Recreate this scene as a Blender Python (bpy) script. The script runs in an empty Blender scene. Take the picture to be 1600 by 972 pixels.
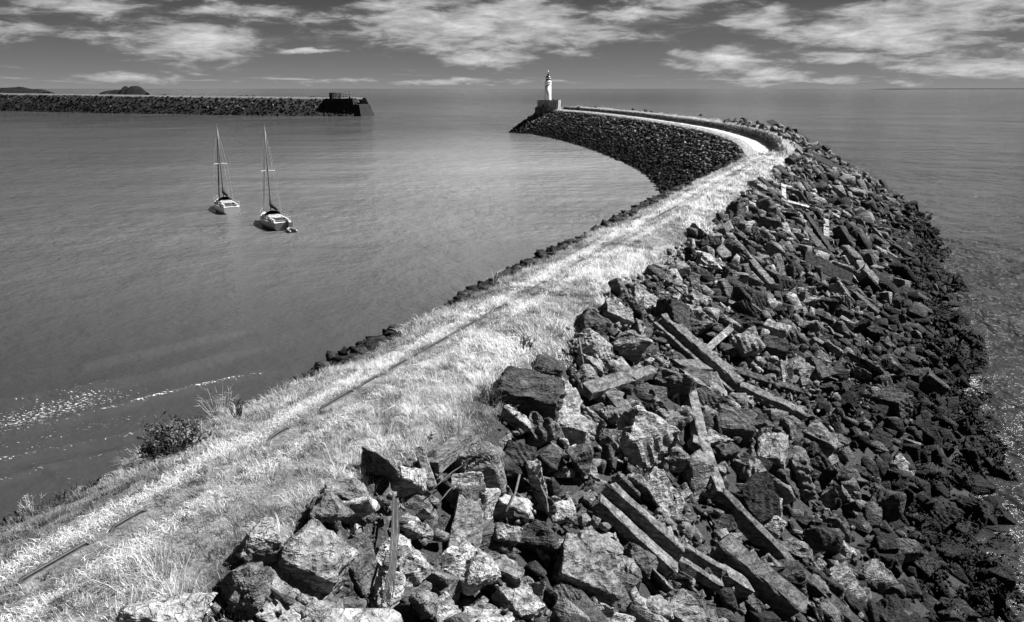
import bpy, bmesh, math, random
import numpy as np
from mathutils import Vector, Matrix, Euler, noise as mnoise
from mathutils.bvhtree import BVHTree

random.seed(7)
RNG = np.random.default_rng(11)
scene = bpy.context.scene
COL = scene.collection
R = math.radians

# ------------------------------------------------------------------ camera
FPX, HCAM = 1256.0, 18.0                 # focal length in photo pixels, camera height above low water
PITCH = math.atan(348.0 / FPX)
cam_d = bpy.data.cameras.new('camera')
cam_d.sensor_width = 36.0
cam_d.lens = 36.0 * FPX / 1600.0
cam_d.clip_start = 0.1
cam_d.clip_end = 60000.0
cam = bpy.data.objects.new('camera', cam_d)
cam.location = (0, 0, HCAM)
cam.rotation_euler = (math.pi / 2 - PITCH, 0, 0)
COL.objects.link(cam)
scene.camera = cam

# ------------------------------------------------------------------ sky, sun, exposure
SUN_AZ, SUN_EL = R(77), R(49)            # azimuth measured from the view direction towards the right
sun_vec = Vector((math.sin(SUN_AZ) * math.cos(SUN_EL), math.cos(SUN_AZ) * math.cos(SUN_EL), math.sin(SUN_EL)))
sd = bpy.data.lights.new('sun', 'SUN')
sd.energy = 5.0
sd.angle = R(0.5)
sd.color = (1.0, 1.0, 1.0)               # black-and-white photograph: neutral light
sun = bpy.data.objects.new('sun', sd)
sun.rotation_euler = sun_vec.to_track_quat('Z', 'Y').to_euler()
COL.objects.link(sun)

scene.view_settings.view_transform = 'Standard'
scene.view_settings.look = 'None'
scene.view_settings.gamma = 1.0
scene.view_settings.use_curve_mapping = False
scene.view_settings.exposure = 1.3
scene.cycles.max_bounces = 4
scene.cycles.diffuse_bounces = 1
scene.cycles.use_adaptive_sampling = True
scene.cycles.adaptive_threshold = 0.03
scene.cycles.glossy_bounces = 2
scene.cycles.use_denoising = True
scene.cycles.sample_clamp_direct = 4.0

world = bpy.data.worlds.new('World')
scene.world = world
world.use_nodes = True
try:
    world.cycles.sampling_method = 'NONE'      # a smooth sky: cheap and clean without importance sampling
except Exception:
    pass


class NT:
    """small helper around a node tree"""
    def __init__(self, tree):
        self.t = tree

    def n(self, typ, **kw):
        nd = self.t.nodes.new(typ)
        for k, v in kw.items():
            setattr(nd, k, v)
        return nd

    def put(self, sock, v):
        if isinstance(v, bpy.types.NodeSocket):
            self.t.links.new(v, sock)
        elif v is not None:
            sock.default_value = v

    def m(self, op, a, b=None, c=None, clamp=False):
        nd = self.n('ShaderNodeMath', operation=op, use_clamp=clamp)
        for i, v in enumerate((a, b, c)):
            if v is not None:
                self.put(nd.inputs[i], v)
        return nd.outputs[0]

    def vm(self, op, a, b=None, out=0):
        nd = self.n('ShaderNodeVectorMath', operation=op)
        self.put(nd.inputs[0], a)
        if b is not None:
            self.put(nd.inputs[1], b)
        return nd.outputs[out]

    def noise(self, vec, scale, detail=4, rough=0.55, dist=0.0, w=None):
        nd = self.n('ShaderNodeTexNoise')
        if vec is not None:
            self.put(nd.inputs['Vector'], vec)
        nd.inputs['Scale'].default_value = scale
        nd.inputs['Detail'].default_value = detail
        nd.inputs['Roughness'].default_value = rough
        nd.inputs['Distortion'].default_value = dist
        return nd.outputs['Fac']

    def ss(self, v, lo, hi, a=0.0, b=1.0):
        nd = self.n('ShaderNodeMapRange', interpolation_type='SMOOTHSTEP')
        self.put(nd.inputs['Value'], v)
        nd.inputs['From Min'].default_value = lo
        nd.inputs['From Max'].default_value = hi
        nd.inputs['To Min'].default_value = a
        nd.inputs['To Max'].default_value = b
        return nd.outputs['Result']

    def lin(self, v, lo, hi, a=0.0, b=1.0):
        nd = self.n('ShaderNodeMapRange')
        self.put(nd.inputs['Value'], v)
        nd.inputs['From Min'].default_value = lo
        nd.inputs['From Max'].default_value = hi
        nd.inputs['To Min'].default_value = a
        nd.inputs['To Max'].default_value = b
        return nd.outputs['Result']

    def mix(self, f, a, b):
        nd = self.n('ShaderNodeMix')          # float mix
        self.put(nd.inputs[0], f)
        self.put(nd.inputs[2], a)
        self.put(nd.inputs[3], b)
        return nd.outputs[0]


def build_sky():
    T = world.node_tree
    T.nodes.clear()
    g = NT(T)
    out = g.n('ShaderNodeOutputWorld')
    bg = g.n('ShaderNodeBackground')
    T.links.new(bg.outputs[0], out.inputs[0])
    sky = g.n('ShaderNodeTexSky', sky_type='NISHITA')
    sky.sun_disc = False
    sky.sun_elevation = SUN_EL
    sky.sun_rotation = SUN_AZ
    sky.air_density = 1.0
    sky.dust_density = 0.6
    sep = g.n('ShaderNodeSeparateColor')
    T.links.new(sky.outputs[0], sep.inputs[0])
    red = sep.outputs[0]                       # black-and-white film behind a red filter
    clear = g.m('MULTIPLY', red, SKY_GAIN)
    tc = g.n('ShaderNodeTexCoord')
    d = tc.outputs['Generated']
    sx = g.n('ShaderNodeSeparateXYZ')
    T.links.new(d, sx.inputs[0])
    az = g.m('ARCTAN2', sx.outputs[0], sx.outputs[1])
    el = g.m('ARCSINE', sx.outputs[2])
    # cloud sheet far overhead, seen in perspective
    zc = g.m('ADD', g.m('MAXIMUM', sx.outputs[2], 0.0), 0.035)
    cs = g.n('ShaderNodeCombineXYZ')
    g.put(cs.inputs[0], g.m('DIVIDE', sx.outputs[0], zc))
    g.put(cs.inputs[1], g.m('DIVIDE', sx.outputs[1], zc))
    g.put(cs.inputs[2], 3.7)
    sheet = cs.outputs[0]
    # angular coordinates for the big clouds low over the sea
    ca = g.n('ShaderNodeCombineXYZ')
    g.put(ca.inputs[0], az)
    g.put(ca.inputs[1], el)
    ang = ca.outputs[0]
    st = g.vm('MULTIPLY', ang, (7.0, 26.0, 1.0))
    nf = g.n('ShaderNodeTexNoise')
    g.put(nf.inputs['Vector'], st)
    nf.inputs['Scale'].default_value = 1.6
    nf.inputs['Detail'].default_value = 7
    nf.inputs['Roughness'].default_value = 0.6
    nf.inputs['Distortion'].default_value = 0.4
    warp = g.vm('MULTIPLY', g.vm('SUBTRACT', nf.outputs['Color'], (0.5, 0.5, 0.5)), (0.07, 0.028, 0.0))
    wang = g.vm('ADD', ang, warp)
    fine = g.noise(g.vm('MULTIPLY', ang, (19.0, 80.0, 1.0)), 1.0, 9, 0.64, 0.3)
    dens = None
    for (u, v, ru, rv, s) in CLOUDS:
        x = (u - 800) / FPX
        c = (math.atan(x), math.atan((139 - v) / FPX * math.cos(math.atan(x))), 0.0)
        q = g.vm('MULTIPLY', g.vm('SUBTRACT', wang, c), (FPX / ru / 1.18, FPX / rv / 1.18, 0.0))
        ln = g.vm('LENGTH', q, out=1)
        val = g.m('MULTIPLY', g.m('SUBTRACT', 1.25, ln), s)
        dens = val if dens is None else g.m('MAXIMUM', dens, val)
    dens = g.m('MAXIMUM', dens, 0.0)
    dens = g.m('ADD', dens, g.m('MULTIPLY', g.m('SUBTRACT', fine, 0.5), 1.9))
    big = g.ss(dens, 0.12, 0.66)
    # thin sheet clouds everywhere
    sh = g.noise(g.vm('MULTIPLY', sheet, (0.35, 0.9, 1.0)), 0.55, 7, 0.58, 0.5)
    thin = g.ss(sh, 0.46, 0.68, 0.0, 0.6)
    # a low streaky band of far cloud right on the horizon
    hz = g.noise(g.vm('MULTIPLY', ang, (9.0, 160.0, 1.0)), 1.0, 6, 0.6, 0.3)
    band = g.m('MULTIPLY', g.ss(hz, 0.46, 0.66), g.m('MULTIPLY', g.ss(el, 0.001, 0.006), g.ss(el, 0.026, 0.010)))
    cov = g.m('MAXIMUM', g.m('MAXIMUM', big, thin), g.m('MULTIPLY', band, 0.9), clamp=True)
    lum = g.m('MULTIPLY', g.lin(dens, 0.1, 1.5, 0.06, 0.30), g.lin(fine, 0.3, 0.7, 0.75, 1.25))
    veil = g.m('EXPONENT', g.m('MULTIPLY', g.m('MAXIMUM', el, 0.0), -24.0))     # pale haze low over the horizon
    clear = g.mix(g.m('MULTIPLY', veil, 0.85), clear, 0.125)
    col = g.mix(cov, clear, g.m('MAXIMUM', lum, g.m('MAXIMUM', clear, g.m('MULTIPLY', band, 0.18))))
    # below the horizon (never seen: sea everywhere)
    cc = g.n('ShaderNodeCombineColor')
    for i in range(3):
        g.put(cc.inputs[i], col)
    T.links.new(cc.outputs[0], bg.inputs['Color'])
    bg.inputs['Strength'].default_value = 1.0


SKY_GAIN = 0.0062
CLOUDS = [  # photo position (px), half sizes (px), strength
    (325, 72, 100, 30, 0.95), (70, 56, 75, 13, 0.7), (150, 16, 150, 16, 0.6), (60, 28, 70, 10, .5),
    (760, 50, 215, 40, 0.95), (760, 96, 75, 19, 0.95), (640, 20, 90, 18, .7), (905, 62, 90, 16, .7),
    (490, 86, 60, 5, 0.8), (240, 122, 85, 7, 0.8), (400, 28, 90, 12, 0.6), (500, 40, 60, 9, .55),
    (985, 32, 80, 10, 0.85), (1160, 40, 60, 18, 0.75), (1050, 12, 120, 14, 0.5),
    (1115, 100, 70, 20, 1.05), (1195, 120, 55, 10, 0.9), (1330, 58, 140, 26, 1.05), (1430, 26, 130, 20, 0.9),
    (1510, 104, 110, 26, 0.75), (1320, 94, 80, 14, 0.75), (1390, 108, 40, 7, .7), (1560, 50, 80, 9, 0.6), (700, 128, 260, 5, .6), (1250, 130, 200, 5, .6),
]
build_sky()
# (the sky reaches the scene at Nishita x SKY_GAIN, i.e. a background strength of about 0.04, plus its clouds)


# ------------------------------------------------------------------ general helpers
def ray(u, v):
    a = (u - 800) / FPX
    b = -(v - 486) / FPX
    return Vector((a, math.cos(PITCH) + b * math.sin(PITCH), -math.sin(PITCH) + b * math.cos(PITCH)))


def at(u, v, z):
    """where the line of sight of a photo pixel meets the level z"""
    d = ray(u, v)
    t = (z - HCAM) / d.z
    return Vector((0, 0, HCAM)) + d * t


def px(p):
    """world points (n,3) -> photo pixels and depth"""
    p = np.atleast_2d(np.asarray(p, float))
    y, z = p[:, 1], p[:, 2] - HCAM
    dep = y * math.cos(PITCH) - z * math.sin(PITCH)
    upc = y * math.sin(PITCH) + z * math.cos(PITCH)
    dd = np.where(dep > 0.1, dep, 0.1)
    return 800 + FPX * p[:, 0] / dd, 486 - FPX * upc / dd, dep


def _hash(ix, iy, seed):
    h = (ix.astype(np.int64) * 374761393 + iy.astype(np.int64) * 668265263 + seed * 1442695041) & 0xffffffff
    h = ((h ^ (h >> 13)) * 1274126177) & 0xffffffff
    h = h ^ (h >> 16)
    return (h & 0xffff) / 65535.0


def vnoise(x, y, seed=0):
    x = np.asarray(x, float)
    y = np.asarray(y, float)
    ix, iy = np.floor(x), np.floor(y)
    fx, fy = x - ix, y - iy
    fx = fx * fx * (3 - 2 * fx)
    fy = fy * fy * (3 - 2 * fy)
    a = _hash(ix, iy, seed)
    b = _hash(ix + 1, iy, seed)
    c = _hash(ix, iy + 1, seed)
    d = _hash(ix + 1, iy + 1, seed)
    return (a * (1 - fx) + b * fx) * (1 - fy) + (c * (1 - fx) + d * fx) * fy


def fbm(x, y, seed=0, octv=4):
    s, a, t = 0, 0.5, 0
    for i in range(octv):
        s = s + a * vnoise(np.asarray(x) * 2 ** i, np.asarray(y) * 2 ** i, seed + i * 17)
        t += a
        a *= 0.55
    return s / t


def fast_mesh(name, V, F, attrs=None, smooth=False):
    """V (n,3), F (m,k) -> mesh"""
    V = np.ascontiguousarray(V, np.float32)
    F = np.ascontiguousarray(F, np.int32)
    me = bpy.data.meshes.new(name)
    m, k = F.shape
    me.vertices.add(len(V))
    me.vertices.foreach_set('co', V.ravel())
    me.loops.add(m * k)
    me.loops.foreach_set('vertex_index', F.ravel())
    me.polygons.add(m)
    me.polygons.foreach_set('loop_start', np.arange(0, m * k, k, dtype=np.int32))
    if smooth:
        me.polygons.foreach_set('use_smooth', np.ones(m, bool))
    me.update(calc_edges=True)
    me.validate()
    for an, av in (attrs or {}).items():
        at_ = me.attributes.new(an, 'FLOAT', 'POINT')
        at_.data.foreach_set('value', np.ascontiguousarray(av, np.float32))
    return me


def link(name, me, mat=None, parent=None, loc=None, rot=None):
    o = bpy.data.objects.new(name, me)
    COL.objects.link(o)
    if mat is not None and me is not None and not me.materials:
        me.materials.append(mat)
    if parent is not None:
        o.parent = parent
    if loc is not None:
        o.location = loc
    if rot is not None:
        o.rotation_euler = rot
    return o


def tag(o, label=None, cat=None, group=None, kind=None):
    if label:
        o['label'] = label
    if cat:
        o['category'] = cat
    if group:
        o['group'] = group
    if kind:
        o['kind'] = kind
    return o


def empty(name, loc, rz=0.0):
    o = bpy.data.objects.new(name, None)
    COL.objects.link(o)
    o.location = loc
    o.rotation_euler = (0, 0, rz)
    o.empty_display_size = 0.3
    return o


def bm_obj(name, bm, mat, parent=None, smooth=False):
    me = bpy.data.meshes.new(name)
    bm.normal_update()
    bm.to_mesh(me)
    bm.free()
    if smooth:
        for p in me.polygons:
            p.use_smooth = True
    return link(name, me, mat, parent)


def add_tube(bm, pts, r, seg=8, cap=True):
    """swept tube along points; r a number or a list"""
    pts = [Vector(p) for p in pts]
    rs = r if isinstance(r, (list, tuple)) else [r] * len(pts)
    rings = []
    for i, p in enumerate(pts):
        t = (pts[min(i + 1, len(pts) - 1)] - pts[max(i - 1, 0)]).normalized()
        ref = Vector((0, 0, 1)) if abs(t.z) < 0.9 else Vector((1, 0, 0))
        a = t.cross(ref).normalized()
        b = t.cross(a)
        rings.append([bm.verts.new(p + (a * math.cos(q) + b * math.sin(q)) * rs[i]) for q in [2 * math.pi * k / seg for k in range(seg)]])
    for r0, r1 in zip(rings, rings[1:]):
        for k in range(seg):
            bm.faces.new((r0[k], r0[(k + 1) % seg], r1[(k + 1) % seg], r1[k]))
    if cap:
        bm.faces.new(rings[0][::-1])
        bm.faces.new(rings[-1])


def add_box(bm, c, s, rot=None, taper=1.0):
    M = rot if rot is not None else Matrix.Identity(3)
    vs = []
    for z in (-1, 1):
        for y in (-1, 1):
            for x in (-1, 1):
                k = taper if z > 0 else 1.0
                vs.append(bm.verts.new(Vector(c) + M @ Vector((x * s[0] / 2 * k, y * s[1] / 2 * k, z * s[2] / 2))))
    for f in ((0, 2, 3, 1), (4, 5, 7, 6), (0, 1, 5, 4), (1, 3, 7, 5), (3, 2, 6, 7), (2, 0, 4, 6)):
        bm.faces.new([vs[i] for i in f])


def add_lathe(bm, prof, seg=32, c=(0, 0, 0), caps=True):
    rings = []
    for (r, z) in prof:
        rings.append([bm.verts.new((c[0] + r * math.cos(2 * math.pi * k / seg), c[1] + r * math.sin(2 * math.pi * k / seg), c[2] + z)) for k in range(seg)])
    for r0, r1 in zip(rings, rings[1:]):
        for k in range(seg):
            bm.faces.new((r0[k], r0[(k + 1) % seg], r1[(k + 1) % seg], r1[k]))
    if caps:
        bm.faces.new(rings[0][::-1])
        bm.faces.new(rings[-1])


# ------------------------------------------------------------------ materials (all neutral grey: a black-and-white photograph)
def material(name, rough=0.85, spec=0.3):
    m = bpy.data.materials.new(name)
    m.use_nodes = True
    T = m.node_tree
    g = NT(T)
    b = T.nodes['Principled BSDF']
    b.inputs['Roughness'].default_value = rough
    b.inputs['Specular IOR Level'].default_value = spec
    return m, g, b


def grey(g, b, v, lo=None, hi=None):
    cc = g.n('ShaderNodeCombineColor')
    for i in range(3):
        g.put(cc.inputs[i], v)
    g.t.links.new(cc.outputs[0], b.inputs['Base Color'])


def bump(g, b, h, strength, dist):
    nd = g.n('ShaderNodeBump')
    nd.inputs['Strength'].default_value = strength
    nd.inputs['Distance'].default_value = dist
    g.put(nd.inputs['Height'], h)
    g.t.links.new(nd.outputs[0], b.inputs['Normal'])


def plain(name, v, rough=0.7, spec=0.3, var=0.25, scale=4.0, metal=0.0, bmp=0.0):
    m, g, b = material(name, rough, spec)
    tc = g.n('ShaderNodeTexCoord')
    n = g.noise(tc.outputs['Object'], scale, 5, 0.6)
    grey(g, b, g.lin(n, 0.3, 0.7, v * (1 - var), v * (1 + var)))
    b.inputs['Metallic'].default_value = metal
    if bmp:
        bump(g, b, n, 0.6, bmp)
    return m


def rock_material(name, source, lo=0.3, hi=1.0, weed=True, scale=1.0, blobs=True):
    """source: 'object' (tone in the object's colour) or 'attr' (tone attribute)"""
    m, g, b = material(name, 0.9, 0.15)
    geo = g.n('ShaderNodeNewGeometry')
    pos = geo.outputs['Position']
    tc = g.n('ShaderNodeTexCoord')
    if source == 'object':
        oi = g.n('ShaderNodeObjectInfo')
        s = g.n('ShaderNodeSeparateColor')
        g.t.links.new(oi.outputs['Color'], s.inputs[0])
        tone = s.outputs[0]
        off = g.m('MULTIPLY', oi.outputs['Random'], 37.0)
    else:
        a = g.n('ShaderNodeAttribute', attribute_name='tone')
        tone = a.outputs['Fac']
        off = g.m('MULTIPLY', tone, 37.0)
    nv = g.n('ShaderNodeCombineXYZ')
    g.put(nv.inputs[0], off)
    g.put(nv.inputs[1], off)
    p2 = g.vm('ADD', pos, nv.outputs[0])
    # bedding: stretched noise along a tilted axis
    mp = g.n('ShaderNodeMapping')
    mp.inputs['Rotation'].default_value = (0.5, 0.9, 0.3)
    mp.inputs['Scale'].default_value = (2.2, 2.6, 11.0)
    g.put(mp.inputs['Vector'], p2)
    strata = g.noise(mp.outputs[0], 1.0 * scale, 3, 0.62, 0.5)
    mott = g.noise(p2, 3.2 * scale, 4, 0.68)
    speck = g.noise(p2, 26.0 * scale, 2, 0.7)
    pits = g.n('ShaderNodeTexVoronoi', feature='F1')
    g.put(pits.inputs['Vector'], p2)
    pits.inputs['Scale'].default_value = 9.0 * scale
    c = g.m('MULTIPLY', tone, g.lin(mott, 0.3, 0.7, 0.45, 1.4))
    c = g.m('MULTIPLY', c, g.lin(strata, 0.32, 0.68, 0.42, 1.5))
    c = g.m('MULTIPLY', c, g.lin(speck, 0.3, 0.7, 0.68, 1.28))
    # pale lichen crusts
    lich = g.ss(g.noise(p2, 5.5 * scale, 4, 0.72), 0.58, 0.68)
    c = g.m('ADD', c, g.m('MULTIPLY', g.m('MULTIPLY', lich, tone), 0.38))
    # dark stains and cracks
    crack = g.ss(g.m('ABSOLUTE', g.m('SUBTRACT', g.noise(p2, 1.7 * scale, 3, 0.6, 0.8), 0.5)), 0.0, 0.018, 0.45, 1.0)
    c = g.m('MULTIPLY', c, crack)
    h = g.m('ADD', g.m('ADD', g.m('MULTIPLY', strata, 0.9), g.m('MULTIPLY', mott, 0.8)), g.m('ADD', g.m('MULTIPLY', speck, 0.22), g.m('MULTIPLY', crack, 0.25)))
    h = g.m('ADD', h, g.m('MULTIPLY', pits.outputs['Distance'], 0.2))
    if weed:
        sx = g.n('ShaderNodeSeparateXYZ')
        g.put(sx.inputs[0], pos)
        wn = g.noise(pos, 0.3, 3, 0.6)
        line = g.m('ADD', sx.outputs[2], g.m('MULTIPLY', g.m('SUBTRACT', wn, 0.5), -8.0))
        line = g.m('ADD', line, g.m('MULTIPLY', g.m('SUBTRACT', g.m('FRACT', g.m('MULTIPLY', off, 3.7)), 0.5), 4.5))
        wm = g.ss(line, 4.8, 2.2)
        wn2 = g.noise(pos, 2.4, 4, 0.6)
        wm = g.m('MULTIPLY', wm, g.ss(g.m('ADD', wn2, g.lin(sx.outputs[2], 0.5, 5.0, 0.3, -0.06)), 0.43, 0.54))
        wcol = g.lin(speck, 0.35, 0.7, 0.004, 0.022)
        c = g.mix(wm, c, wcol)
        g.put(b.inputs['Roughness'], g.mix(wm, 0.9, 0.75))
    grey(g, b, c)
    bump(g, b, h, 1.0, 0.14 / scale)
    return m


M_ROCK = rock_material('rock', 'object')
M_ROCKS = rock_material('rock_mass', 'attr')
M_FARROCK = rock_material('rock_far', 'attr', weed=True, scale=0.35)
M_CONC = rock_material('old_concrete', 'object', weed=False, scale=1.3)


def ground_material():
    m, g, b = material('bank_ground', 0.95, 0.1)
    top = g.n('ShaderNodeAttribute', attribute_name='top').outputs['Fac']
    path = g.n('ShaderNodeAttribute', attribute_name='path').outputs['Fac']
    geo = g.n('ShaderNodeNewGeometry')
    pos = geo.outputs['Position']
    n1 = g.noise(pos, 1.3, 6, 0.65)
    n2 = g.noise(pos, 14.0, 5, 0.7)
    n3 = g.noise(pos, 0.35, 3, 0.6)
    soil = g.lin(n1, 0.3, 0.7, 0.05, 0.24)
    soil = g.m('MULTIPLY', soil, g.lin(n2, 0.3, 0.7, 0.4, 1.5))
    bare = g.m('MULTIPLY', g.lin(n3, 0.3, 0.7, 0.42, 0.66), g.lin(n2, 0.3, 0.7, 0.45, 1.3))
    pm = g.ss(g.m('ADD', path, g.m('MULTIPLY', g.m('SUBTRACT', n1, 0.5), 0.7)), 0.35, 0.65)
    c = g.mix(pm, soil, bare)
    core = g.lin(n2, 0.3, 0.7, 0.012, 0.06)
    c = g.mix(top, core, c)
    grey(g, b, c)
    bump(g, b, g.m('ADD', n2, n1), 0.8, 0.05)
    return m


M_GROUND = ground_material()


def grass_material():
    m, g, b = material('dry_grass', 0.7, 0.2)
    t = g.n('ShaderNodeAttribute', attribute_name='tone').outputs['Fac']
    grey(g, b, t)
    tr = g.n('ShaderNodeBsdfTranslucent')
    g.t.links.new(b.inputs['Base Color'].links[0].from_socket, tr.inputs['Color'])
    mx = g.n('ShaderNodeMixShader')
    mx.inputs[0].default_value = 0.42
    g.t.links.new(b.outputs[0], mx.inputs[1])
    g.t.links.new(tr.outputs[0], mx.inputs[2])
    out = [n for n in g.t.nodes if n.type == 'OUTPUT_MATERIAL'][0]
    g.t.links.new(mx.outputs[0], out.inputs['Surface'])
    return m


M_GRASS = grass_material()


def sea_material():
    m, g, b = material('sea_water', 0.1, 0.5)
    b.inputs['IOR'].default_value = 1.33
    foam = g.n('ShaderNodeAttribute', attribute_name='foam').outputs['Fac']
    glint = g.n('ShaderNodeAttribute', attribute_name='glint').outputs['Fac']
    silt_sheen = g.n('ShaderNodeAttribute', attribute_name='silt_sheen').outputs['Fac']  # turbid water tone with painted sheen added to it
    geo = g.n('ShaderNodeNewGeometry')
    pos = geo.outputs['Position']
    mp = g.n('ShaderNodeMapping')
    mp.inputs['Rotation'].default_value = (0, 0, R(6))
    mp.inputs['Scale'].default_value = (0.45, 1.0, 1.0)
    g.put(mp.inputs['Vector'], pos)
    w = mp.outputs[0]
    r0 = g.noise(w, 0.035, 3, 0.5)
    r1 = g.noise(w, 0.5, 4, 0.6)
    r2 = g.noise(w, 2.1, 4, 0.62)
    r3 = g.noise(w, 6.5, 3, 0.6)
    chop = g.lin(g.noise(pos, 0.012, 3, 0.5), 0.35, 0.65, 0.6, 1.15)
    h = g.m('ADD', g.m('MULTIPLY', r1, 0.34), g.m('ADD', g.m('MULTIPLY', r2, 0.2), g.m('MULTIPLY', r3, 0.05)))
    # longer wind waves and gust streaks, the ones that still show far out
    mp2 = g.n('ShaderNodeMapping')
    mp2.inputs['Rotation'].default_value = (0, 0, R(-6))
    mp2.inputs['Scale'].default_value = (0.28, 1.0, 1.0)
    g.put(mp2.inputs['Vector'], pos)
    l1 = g.noise(g.vm('MULTIPLY', pos, (0.8, 0.7, 1.0)), 0.30, 4, 0.65)
    l2 = g.noise(mp2.outputs[0], 0.024, 3, 0.6, 0.3)
    h = g.m('ADD', h, g.m('ADD', g.m('MULTIPLY', l1, 1.5), g.m('MULTIPLY', l2, 7.0)))
    rough_sea = g.n('ShaderNodeAttribute', attribute_name='chop').outputs['Fac']
    h = g.m('MULTIPLY', h, g.m('MULTIPLY', chop, rough_sea))
    h = g.m('ADD', h, g.m('MULTIPLY', glint, g.m('MULTIPLY', g.noise(w, 4.0, 3, 0.6), 0.10)))
    base = g.m('MULTIPLY', silt_sheen, g.lin(r0, 0.3, 0.7, 0.92, 1.08))
    # lacy foam on breaking crests and among the rocks
    fn = g.noise(g.vm('MULTIPLY', pos, (1.0, 2.2, 1.0)), 5.0, 5, 0.72, 0.6)
    fm = g.ss(g.m('ADD', fn, g.m('MULTIPLY', foam, 0.42)), 0.72, 0.82)
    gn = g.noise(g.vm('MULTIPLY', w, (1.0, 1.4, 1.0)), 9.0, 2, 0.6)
    gm = g.ss(g.m('ADD', gn, g.m('MULTIPLY', glint, 0.16)), 0.74, 0.82)  # sun glints painted into the base colour as white flecks
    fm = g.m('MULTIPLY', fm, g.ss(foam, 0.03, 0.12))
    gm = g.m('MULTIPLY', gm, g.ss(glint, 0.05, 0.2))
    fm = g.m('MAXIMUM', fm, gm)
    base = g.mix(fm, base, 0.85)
    grey(g, b, base)
    g.put(b.inputs['Roughness'], g.mix(fm, 0.10, 0.6))
    bump(g, b, h, 1.0, 1.0)
    return m


M_SEA = sea_material()
M_WEED = plain('seaweed', 0.013, 0.75, 0.15, 0.7, 6.0)
M_WHITE = plain('white_paint', 0.88, 0.45, 0.4, 0.04, 2.0)
M_BLACK = plain('black_paint', 0.02, 0.4, 0.4, 0.2)
M_GLASS = plain('lantern_glass', 0.05, 0.08, 0.6, 0.1)
M_STEEL = plain('rusty_steel', 0.045, 0.6, 0.4, 0.4, 9.0)
M_TWIG = plain('twig_bark', 0.06, 0.9, 0.1, 0.3)
M_PALETWIG = plain('pale_twig', 0.45, 0.9, 0.1, 0.3)
M_LEAF = plain('shrub_leaf', 0.07, 0.6, 0.3, 0.6, 7.0)
M_GEL = plain('boat_gelcoat', 0.75, 0.3, 0.5, 0.05, 1.0)
M_DECK = plain('boat_deck', 0.6, 0.6, 0.3, 0.1, 2.0)
M_HULL2 = plain('boat_hull_grey', 0.22, 0.35, 0.5, 0.1, 1.0)
M_CANVAS = plain('dark_canvas', 0.025, 0.9, 0.1, 0.3)
M_ALLOY = plain('alloy_spar', 0.12, 0.4, 0.5, 0.08, 1.0)
M_WIRE = plain('rigging_wire', 0.35, 0.4, 0.5, 0.1)
M_TIMBER = plain('weathered_timber', 0.10, 0.9, 0.15, 0.5, 12.0, bmp=0.02)


def wall_material(name, lo, hi):
    m, g, b = material(name, 0.9, 0.2)
    geo = g.n('ShaderNodeNewGeometry')
    pos = geo.outputs['Position']
    st = g.noise(g.vm('MULTIPLY', pos, (2.0, 2.0, 0.12)), 1.0, 4, 0.6)
    n = g.noise(pos, 0.9, 5, 0.65)
    c = g.m('MULTIPLY', g.lin(st, 0.32, 0.68, lo, hi), g.lin(n, 0.3, 0.7, 0.7, 1.25))
    grey(g, b, c)
    bump(g, b, n, 0.6, 0.06)
    return m


M_WALL = wall_material('stained_pier_concrete', 0.10, 0.5)
M_DARKWALL = wall_material('tide_stained_concrete', 0.03, 0.14)

# ------------------------------------------------------------------ the breakwater: centre line and cross section
def catmull(P, n=40):
    P = np.array(P, float)
    Q = np.vstack([2 * P[0] - P[1], P, 2 * P[-1] - P[-2]])
    out = []
    for i in range(1, len(Q) - 2):
        t = np.linspace(0, 1, n, endpoint=False)[:, None]
        p0, p1, p2, p3 = Q[i - 1], Q[i], Q[i + 1], Q[i + 2]
        out.append(0.5 * (2 * p1 + (p2 - p0) * t + (2 * p0 - 5 * p1 + 4 * p2 - p3) * t ** 2 + (3 * p1 - p0 - 3 * p2 + p3) * t ** 3))
    out.append(P[-1:])
    return np.vstack(out)


def near_x(y):
    return -8.1 + (y - 11.1) * 0.443


CL = catmull([(near_x(y), y) for y in (-30, -15, 0, 15, 30, 45, 60, 75, 90, 101)] +
             [(34.6, 113), (38.0, 128), (41.0, 148), (42.8, 186), (38.5, 246), (30.5, 300), (19.5, 345)])
_seg = np.hypot(*np.diff(CL, axis=0).T)
CS = np.concatenate([[0], np.cumsum(_seg)])
_tan = np.gradient(CL, CS, axis=0)
_tan /= np.linalg.norm(_tan, axis=1)[:, None]
CN = np.stack([_tan[:, 1], -_tan[:, 0]], 1)          # to the right (seaward)


def s_of_y(y):
    return float(np.interp(y, CL[:, 1], CS))


S_END = CS[-1]
S_B0, S_B1 = s_of_y(93), s_of_y(116)
NEAR_O = [-30, -15.3, -4.2, -2.7, -1.2, 0, 1.2, 2.7, 3.6, 17.4, 30]
NEAR_Z = [-8, 0, 8.7, 9.75, 10.15, 10.25, 10.25, 10.1, 9.5, 0, -6.0]
FAR_O = [-28, -13.8, -2.2, -1.7, 0, 1.7, 2.5, 4.6, 21.5, 33]
FAR_Z = [-7, 0, 9.2, 9.5, 9.5, 9.5, 11.15, 11.25, 0, -6.0]


def bend(s):
    t = np.clip((np.asarray(s) - S_B0) / (S_B1 - S_B0), 0, 1)
    return t * t * (3 - 2 * t)


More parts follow.
